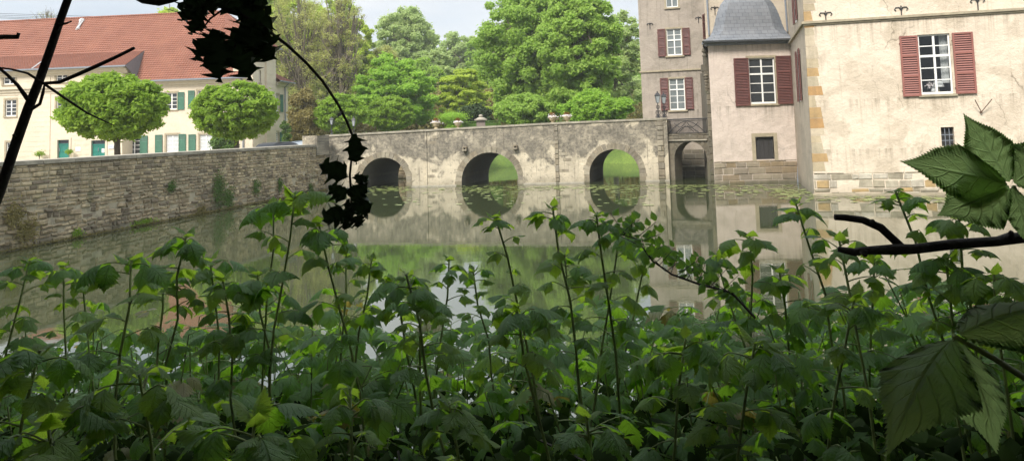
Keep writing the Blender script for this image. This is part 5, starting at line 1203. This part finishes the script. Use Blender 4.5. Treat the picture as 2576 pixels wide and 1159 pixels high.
# the mass of the thicket
rr = random.Random(77); ml = MB(); ms = MB()
def top_z(x, Y): return -.60*(1-min(1, max(0, (Y-1.15)/1.15)))+2.975-.235*Y-.02*max(0, x)-.03*math.sin(x*2.1+1)-.05*math.sin(x*1.1+Y*1.3)+(.05 if x > 0.4*Y else 0)
n_sh = 0
for k in range(740):
    Y = rr.uniform(1.0, 4.0)**1.0; x = rr.uniform(-1, 1)*(.78*Y+.35); tz = top_z(x, Y)+rr.gauss(-.09, .085); g = ground_at(x, Y)
    if tz < g+.15: continue
    tip = Vector((x, Y, tz)); foot = Vector((x+rr.gauss(0, .3), Y+rr.gauss(0, .2), g))
    pts = [foot, foot.lerp(tip, .5)+Vector((rr.gauss(0, .04), rr.gauss(0, .04), 0)), tip]; ms.tube(pts, [.004, .0034, .002], 5, cap=False)
    H = tz-g; az = rr.uniform(0, 6.28); nl_ = rr.randint(6, 8)
    for j in range(nl_):
        f = 1-.62*(j/nl_)**1.15/max(H, .62); q = foot.lerp(tip, max(.1, f)); az += 2.4
        compound(ml, ms, q, az, rr.uniform(.05, .6), rr.uniform(.05, .10), rr.uniform(.065, .12), rr, TPL_LO, 3, 0 if (v_ := rr.random()) < .90 else (1 if v_ < .965 else 2))
tag(ml.build('undergrowth_leaves', [L_br, L_young, L_yel], None, smooth=True, uv=True), 'dense dark green mass of bramble leaves covering the near bank', 'undergrowth', kind='stuff')
tag(ms.build('undergrowth_stems', M_cane, None), 'tangle of thin bramble stems under the leaf mass', 'undergrowth', kind='stuff')
# leaves coloured near black for the thicket's deep shade, and twigs lower down
L_shaded = leaf_mat('shade_toned_leaf', (.010,.020,.005), (.030,.055,.010), .25, 5, rough=.8, spec=.05)
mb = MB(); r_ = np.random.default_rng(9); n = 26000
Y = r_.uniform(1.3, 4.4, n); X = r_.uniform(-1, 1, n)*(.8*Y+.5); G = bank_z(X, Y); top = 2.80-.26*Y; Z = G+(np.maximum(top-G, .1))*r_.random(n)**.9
T_shaded = [leaflet_template(2, .7, .05, d, .4, .4) for d in (.3, 1.0)]
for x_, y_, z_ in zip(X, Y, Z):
    a = rr.uniform(0, 6.28); put_leaflet(mb, T_shaded[rr.randrange(2)], (x_, y_, z_), Vector((math.cos(a), math.sin(a), rr.uniform(-.9, .2))), Vector((rr.gauss(0, .4), rr.gauss(0, .4), 1)), rr.uniform(.035, .08))
tag(mb.build('shade_toned_leaves', L_shaded, None, smooth=True, uv=True), 'near-black leaves low inside the bramble thicket, shade put into their colour', 'undergrowth', kind='stuff')
mb = MB()
for k in range(260):
    Y = rr.uniform(1.2, 4.2); x = rr.uniform(-1, 1)*(.8*Y+.3); z = 2.7-.27*Y-rr.uniform(0, .5); a = rr.uniform(0, 6.28); L_ = rr.uniform(.2, .6)
    p = Vector((x, Y, z)); d = Vector((math.cos(a), math.sin(a)*.6, rr.uniform(-.5, .5))).normalized(); s_ = Vector((rr.gauss(0, .06), 0, rr.gauss(0, .06)))
    mb.tube([p-d*L_*.5, p+s_, p+d*L_*.5], [.0035, .0028, .0016], 4, cap=False)
tag(mb.build('dry_twigs', M_twig), 'thin dark dry twigs crossing inside the thicket', 'twigs', kind='stuff')

# rose twig with small leaflets
t_ = thing('rose_twig', at_y(1850, 760, 1.9), 'arching wild rose twig with tiny leaflets left of the turret reflection', 'twig')
ms = MB(); ml = MB(); pts = [at_y(x, y, 1.9) for x, y in ((1560,590),(1600,600),(1640,655),(1690,690),(1760,715),(1840,735),(1900,800))]
ms.tube(pts, [.0012,.0018,.0022,.0026,.003,.0032,.0036], 5)
for k in range(30):
    f = k/30*5.9; a = pts[int(f)].lerp(pts[int(f)+1], f-int(f)); az = rr.uniform(0, 6.28); d = Vector((math.cos(az)*.8, math.sin(az)*.5, rr.uniform(.2, 1))).normalized(); L_ = rr.uniform(.04, .075); ms.tube([a, a+d*L_], [.0012, .0008], 4, cap=False)
    for j in range(5):
        q = a+d*L_*(.4+.15*j); sd = d.cross(Vector((0, -1, .3))).normalized()*(1 if j % 2 else -1); put_leaflet(ml, TPL_LO[rr.randrange(4)], q, sd+d*.4, Vector((0, -.6, .8)), rr.uniform(.018, .030))
ms.build('stem', M_twig, t_); ml.build('leaves', [L_br], t_, smooth=True, uv=True)

# near palmate leaf, upper right
def nearleaf(name, hub, tips, label, stalk, widths, Y, mat, droop=.25, depth=None, peak=.36, ups=None, fold=.3):
    h = at_y(*hub, Y); t_ = thing(name, h, label, 'leaf'); ml = MB(); ms = MB()
    for k, (tx, ty, w_) in enumerate(tips):
        dY = (depth[k] if depth else 0); e = at_y(tx, ty, Y+dY); f = e-h; L_ = f.length
        tpl = leaflet_template(34, w_, .022, droop, fold, peak, 1.0, lobe=.02, pleat=.006)
        V = tpl[0]; ex = V[-3]; th = math.atan2(ex[2], ex[0]); sc_ = L_/math.hypot(ex[0], ex[2])
        up = Vector(ups[k] if ups else (0, -1, .45)); f = f.normalized(); sd = up.cross(f).normalized(); u_ = f.cross(sd)
        fr = (Matrix.Rotation(th, 3, sd) @ f) if True else f
        put_leaflet(ml, tpl, h+f*L_*.025, fr, fr.cross(sd), sc_*.94)
        # keep the leaflet base slightly off the hub
    ms.tube([at_y(x, y, Y+d) for x, y, d in stalk], [.0016, .002, .0026][:len(stalk)], 7)
    ml.build('leaflets', mat, t_, smooth=True, uv=True); ms.build('leaf_stalk', M_cane, t_, smooth=True); return t_
nearleaf('near_bramble_leaf', (2545, 465), ((2256, 404, .52), (2420, 281, .78), (2352, 545, .62), (2680, 360, .6), (2600, 640, .5)), 'large close bramble leaf hanging in front of the right castle wall', ((2550,470,0),(2590,560,.02),(2640,700,.05)), None, .52, L_near, depth=(-.02, .01, -.03, .03, -.02), fold=.12, droop=.15, peak=.40)
nearleaf('near_drooping_leaf', (2400, 845), ((2222, 1160, .52), (2510, 1150, .85), (2700, 775, .5)), 'very large drooping hairy leaf in the lower right corner', ((2400,845,0),(2500,900,.03),(2640,990,.08)), None, .46, L_near, droop=.7, depth=(-.06, -.04, .02), ups=((-.5, -.7, .9), (.1, -1, .5), (0, -.5, 1)), fold=.7)

# dead branch on the right, bare branch on the left
t_ = thing('dead_branch', at_y(2576, 598, .95), 'dark dead forked branch reaching in from the right edge over the water', 'branch')
mb = MB(); mb.tube([at_y(x, y, .95+.02*math.sin(x*.01)) for x, y in ((2700,585),(2576,598),(2540,600),(2510,607),(2400,614),(2300,626),(2250,627),(2170,630),(2150,634),(2108,626))], [.0075,.0066,.0078,.0062,.0064,.0062,.0068,.0050,.0052,.0035], 9); mb.build('main_limb', M_twig, t_, smooth=True)
mb = MB(); mb.tube([at_y(x, y, .95) for x, y in ((2270,624),(2245,600),(2215,572),(2170,553),(2125,547),(2100,546))], [.0055,.005,.0052,.0046,.0042,.0038], 9)
for x, y, dx, dy in ((2540,598,4,-16), (2172,632,6,12), (2430,612,3,-9), (2195,562,0,-7)): mb2 = MB(); mb2.tube([at_y(x, y, .945), at_y(x+dx, y+dy, .94)], [.005, .0025], 6); mb2.build('stub', M_twig, t_, smooth=True)
mb.build('side_limb', M_twig, t_, smooth=True)
t_ = thing('bare_branch', at_y(0, 500, 1.15), 'dark bare branch forking upward across the left edge before the house', 'branch')
B = lambda pl, Y=1.15: [at_y(x, y, Y) for x, y in pl]; k_ = 1.15/1860
mb = MB(); mb.tube(B(((-30,560),(0,480),(40,360),(72,270),(100,200),(130,115),(152,50),(172,-5),(200,-60))), [11*k_,12*k_,12*k_,11.5*k_,10.5*k_,10*k_,9.5*k_,9.5*k_,9*k_], 10); mb.build('main_limb', M_twig, t_, smooth=True)
for pl, ra in ((((110,210),(150,207),(190,190),(240,168),(290,145),(338,121)), (4,4.5,5,5,4.5,4)), (((70,250),(45,215),(20,190),(-10,165)), (6,4.5,4,3.5)), (((112,212),(70,185),(30,175),(-20,168)), (3.5,3,2.5,2.2)), (((78,276),(100,262),(108,235),(112,212),(160,245),(220,285),(287,316)), (4.5,4,4,4,3.2,2.4,1.2)), (((148,62),(165,60),(180,54)), (4,3,1.8)), (((-20,95),(10,93),(44,93),(47,83)), (6,6,6,4.5)), (((172,0),(185,-12),(220,-30)), (6,4,3)), (((330,-14),(360,0),(400,6),(440,-2),(470,-20)), (8,10,10,8,6)), (((38,345),(34,338)), (5,3.5))):
    mb = MB(); mb.tube(B(pl, 1.14), [a*k_ for a in ra], 7); mb.build('side_limb', M_twig, t_, smooth=True)

# holly
def holly_leaf(mb, c, ang, L_, W_, Y, rr, yaw=0.0, ns=4):
    """spiny leaf lying near the plane seen from the path; c,ang give its stalk end and direction"""
    tsp = {3: [.24,.52,.79], 4: [.19,.41,.63,.84]}[ns]; T_ = [0]; E = [.03]
    for i, s_ in enumerate(tsp):
        a = (T_[-1]+s_)/2; wv_ = math.sin(math.pi*min(1, s_*.90+.06))**.6
        T_ += [a, s_-.04, s_-.005, s_+.03]; E += [wv_*.72 if i else .42, wv_*.84, wv_*1.25, wv_*.80]
    T_ += [.92, 1.0]; E += [.10, .012]
    V = []; n = len(T_)
    p0 = at_y(*c, Y); ex = Vector((math.cos(ang), 0, -math.sin(ang))); ey = Vector((math.sin(ang), 0, math.cos(ang))); dy = Vector((0, 1, 0))
    s1 = [rr.uniform(.85, 1.15) for _ in T_]; s2 = [rr.uniform(.85, 1.15) for _ in T_]
    for k, (t_, e) in enumerate(zip(T_, E)):
        mid = p0+ex*(t_*L_*math.cos(yaw))+dy*(t_*L_*math.sin(yaw)+.10*L_*math.sin(3*t_))
        for c_ in (-1, -.5, 0, .5, 1):
            q = e*W_*.5*c_*(s1[k] if c_ < 0 else s2[k]); V.append(mid+ey*q+dy*(-abs(c_)**1.5*e*W_*.22+.012*math.sin(k*2.1+c_*2)*abs(c_))+ex*(.03*L_*abs(c_) if E[k] > .9 else 0))
    mb.add([tuple(v) for v in V], [(k*5+j, (k+1)*5+j, (k+1)*5+j+1, k*5+j+1) for k in range(n-1) for j in range(4)])
rr = random.Random(31)
def holly(name, Yd, leaves, stems, label):
    t_ = thing(name, at_y(*leaves[0][0], Yd), label, 'holly'); px_m = Yd/1860
    ms = MB()
    for pl, ra in stems: ms.tube([at_y(x, y, Yd) for x, y in pl], [a*px_m for a in ra], 7)
    ms.build('stem', M_twig, t_, smooth=True)
    for k, (c_, e_, W_) in enumerate(leaves):
        L_ = math.hypot(e_[0]-c_[0], e_[1]-c_[1]); a_ = math.degrees(math.atan2(e_[1]-c_[1], e_[0]-c_[0]))
        mb = MB(); holly_leaf(mb, c_, R(a_), L_*px_m, W_*px_m, Yd+rr.uniform(-.03, .03), rr, rr.uniform(-.15, .15), 4 if L_ > 85 else 3); mb.build('leaf', M_holly, t_, smooth=True)
    return t_
holly('holly_twig', .85, [((545,75),(557,207),86), ((595,70),(634,210),104), ((622,72),(690,152),84), ((600,20),(690,80),88), ((560,12),(436,2),58), ((520,30),(478,88),52), ((560,80),(484,152),70), ((600,40),(575,-30),90), ((635,30),(655,-45),80), ((570,20),(520,-30),60), ((640,50),(612,128),96), ((660,70),(640,130),70), ((520,10),(452,52),44)],
    [(((686,86),(650,60),(610,40),(560,20),(520,-20)), (4,4.5,5,5,6)), (((560,25),(528,48),(505,80),(530,92),(560,85)), (3,2.5,2.5,2.5,2.5)), (((610,42),(600,90),(590,120)), (3,3,2.5)), (((505,60),(498,70),(486,74)), (1.5,1.5,1.5))],
    'black clump of spiny holly leaves hanging before the house roof')
holly('holly_sprig', 1.05, [((893,336),(897,413),54), ((876,444),(805,411),60), ((872,500),(826,464),54), ((882,503),(924,462),56), ((886,532),(938,512),62), ((872,532),(810,552),58), ((862,545),(884,574),48), ((890,545),(912,566),40), ((888,445),(928,455),26), ((876,500),(878,560),34)],
    [(((680,82),(720,112),(770,158),(812,205),(850,262),(872,305),(888,345),(884,400),(880,440),(884,500),(880,560)), (4.2,4,3.8,3.6,3.4,3.2,3,2.8,3,3,2))],
    'holly sprig hanging on a long curved stem over the bridge end')

# trees on the near bank whose crowns shade the thicket (unseen, crown reach shaped for that shade)
L_can = leaf_mat('canopy_leaves', (.03,.06,.012), (.05,.09,.02), .25, .5)
def shade_tree(loc, crown, n, seed, label):
    t_ = thing('shade_tree', loc, label, 'tree', 'trees over the near bank'); q = np.random.default_rng(seed); mb = MB(); x0, x1, y0, y1, z0, z1 = crown
    P = np.stack([q.uniform(x0, x1, n), q.uniform(y0, y1, n), q.uniform(0, 1, n)], 1); P[:, 2] = z0+(z1-z0)*P[:, 2]**1.0
    leaf_quads(mb, P, np.tile([0, 0, .8], (n, 1)), .34, q, asp=.7); mb.build('crown', L_can, t_)
    mb = MB(); x, y, z = loc; tz = (z0+z1)/2; mb.tube([(x, y, z-.4), (x+.1, y, (z+tz)/2), (x, y, tz)], [.32,.25,.16], 10)
    for k in range(12): 
        e = P[int(q.integers(0, n))]; a = Vector((x, y, z+(tz-z)*q.uniform(.5, 1))); mb.tube([a, a.lerp(Vector(e), .5)+Vector((0,0,.4)), Vector(e)], [.10,.06,.02], 6)
    mb.build('trunk', M_bark, t_)
shade_tree((-2.5, -3.2, 1.5), (-8, 1.5, -7, 1.7, 4.1, 9.0), 7000, 1, 'shade tree behind the viewer on the left of the path')
shade_tree((3.2, -3.0, 1.5), (-1.5, 9, -7, 1.7, 4.1, 9.0), 7000, 2, 'shade tree behind the viewer on the right of the path')
shade_tree((0.5, -8.5, 1.6), (-12, 12, -12, -4, 2.0, 9.5), 14000, 3, 'wide unseen tree added behind the viewer to block the sky')
shade_tree((-7.5, .5, 1.5), (-12, -3.3, -4, 3.6, 1.8, 8.5), 8000, 4, 'dense shade tree left of the viewpoint')
shade_tree((7.5, .5, 1.5), (3.3, 12, -4, 3.6, 1.8, 8.5), 8000, 5, 'dense shade tree right of the viewpoint')
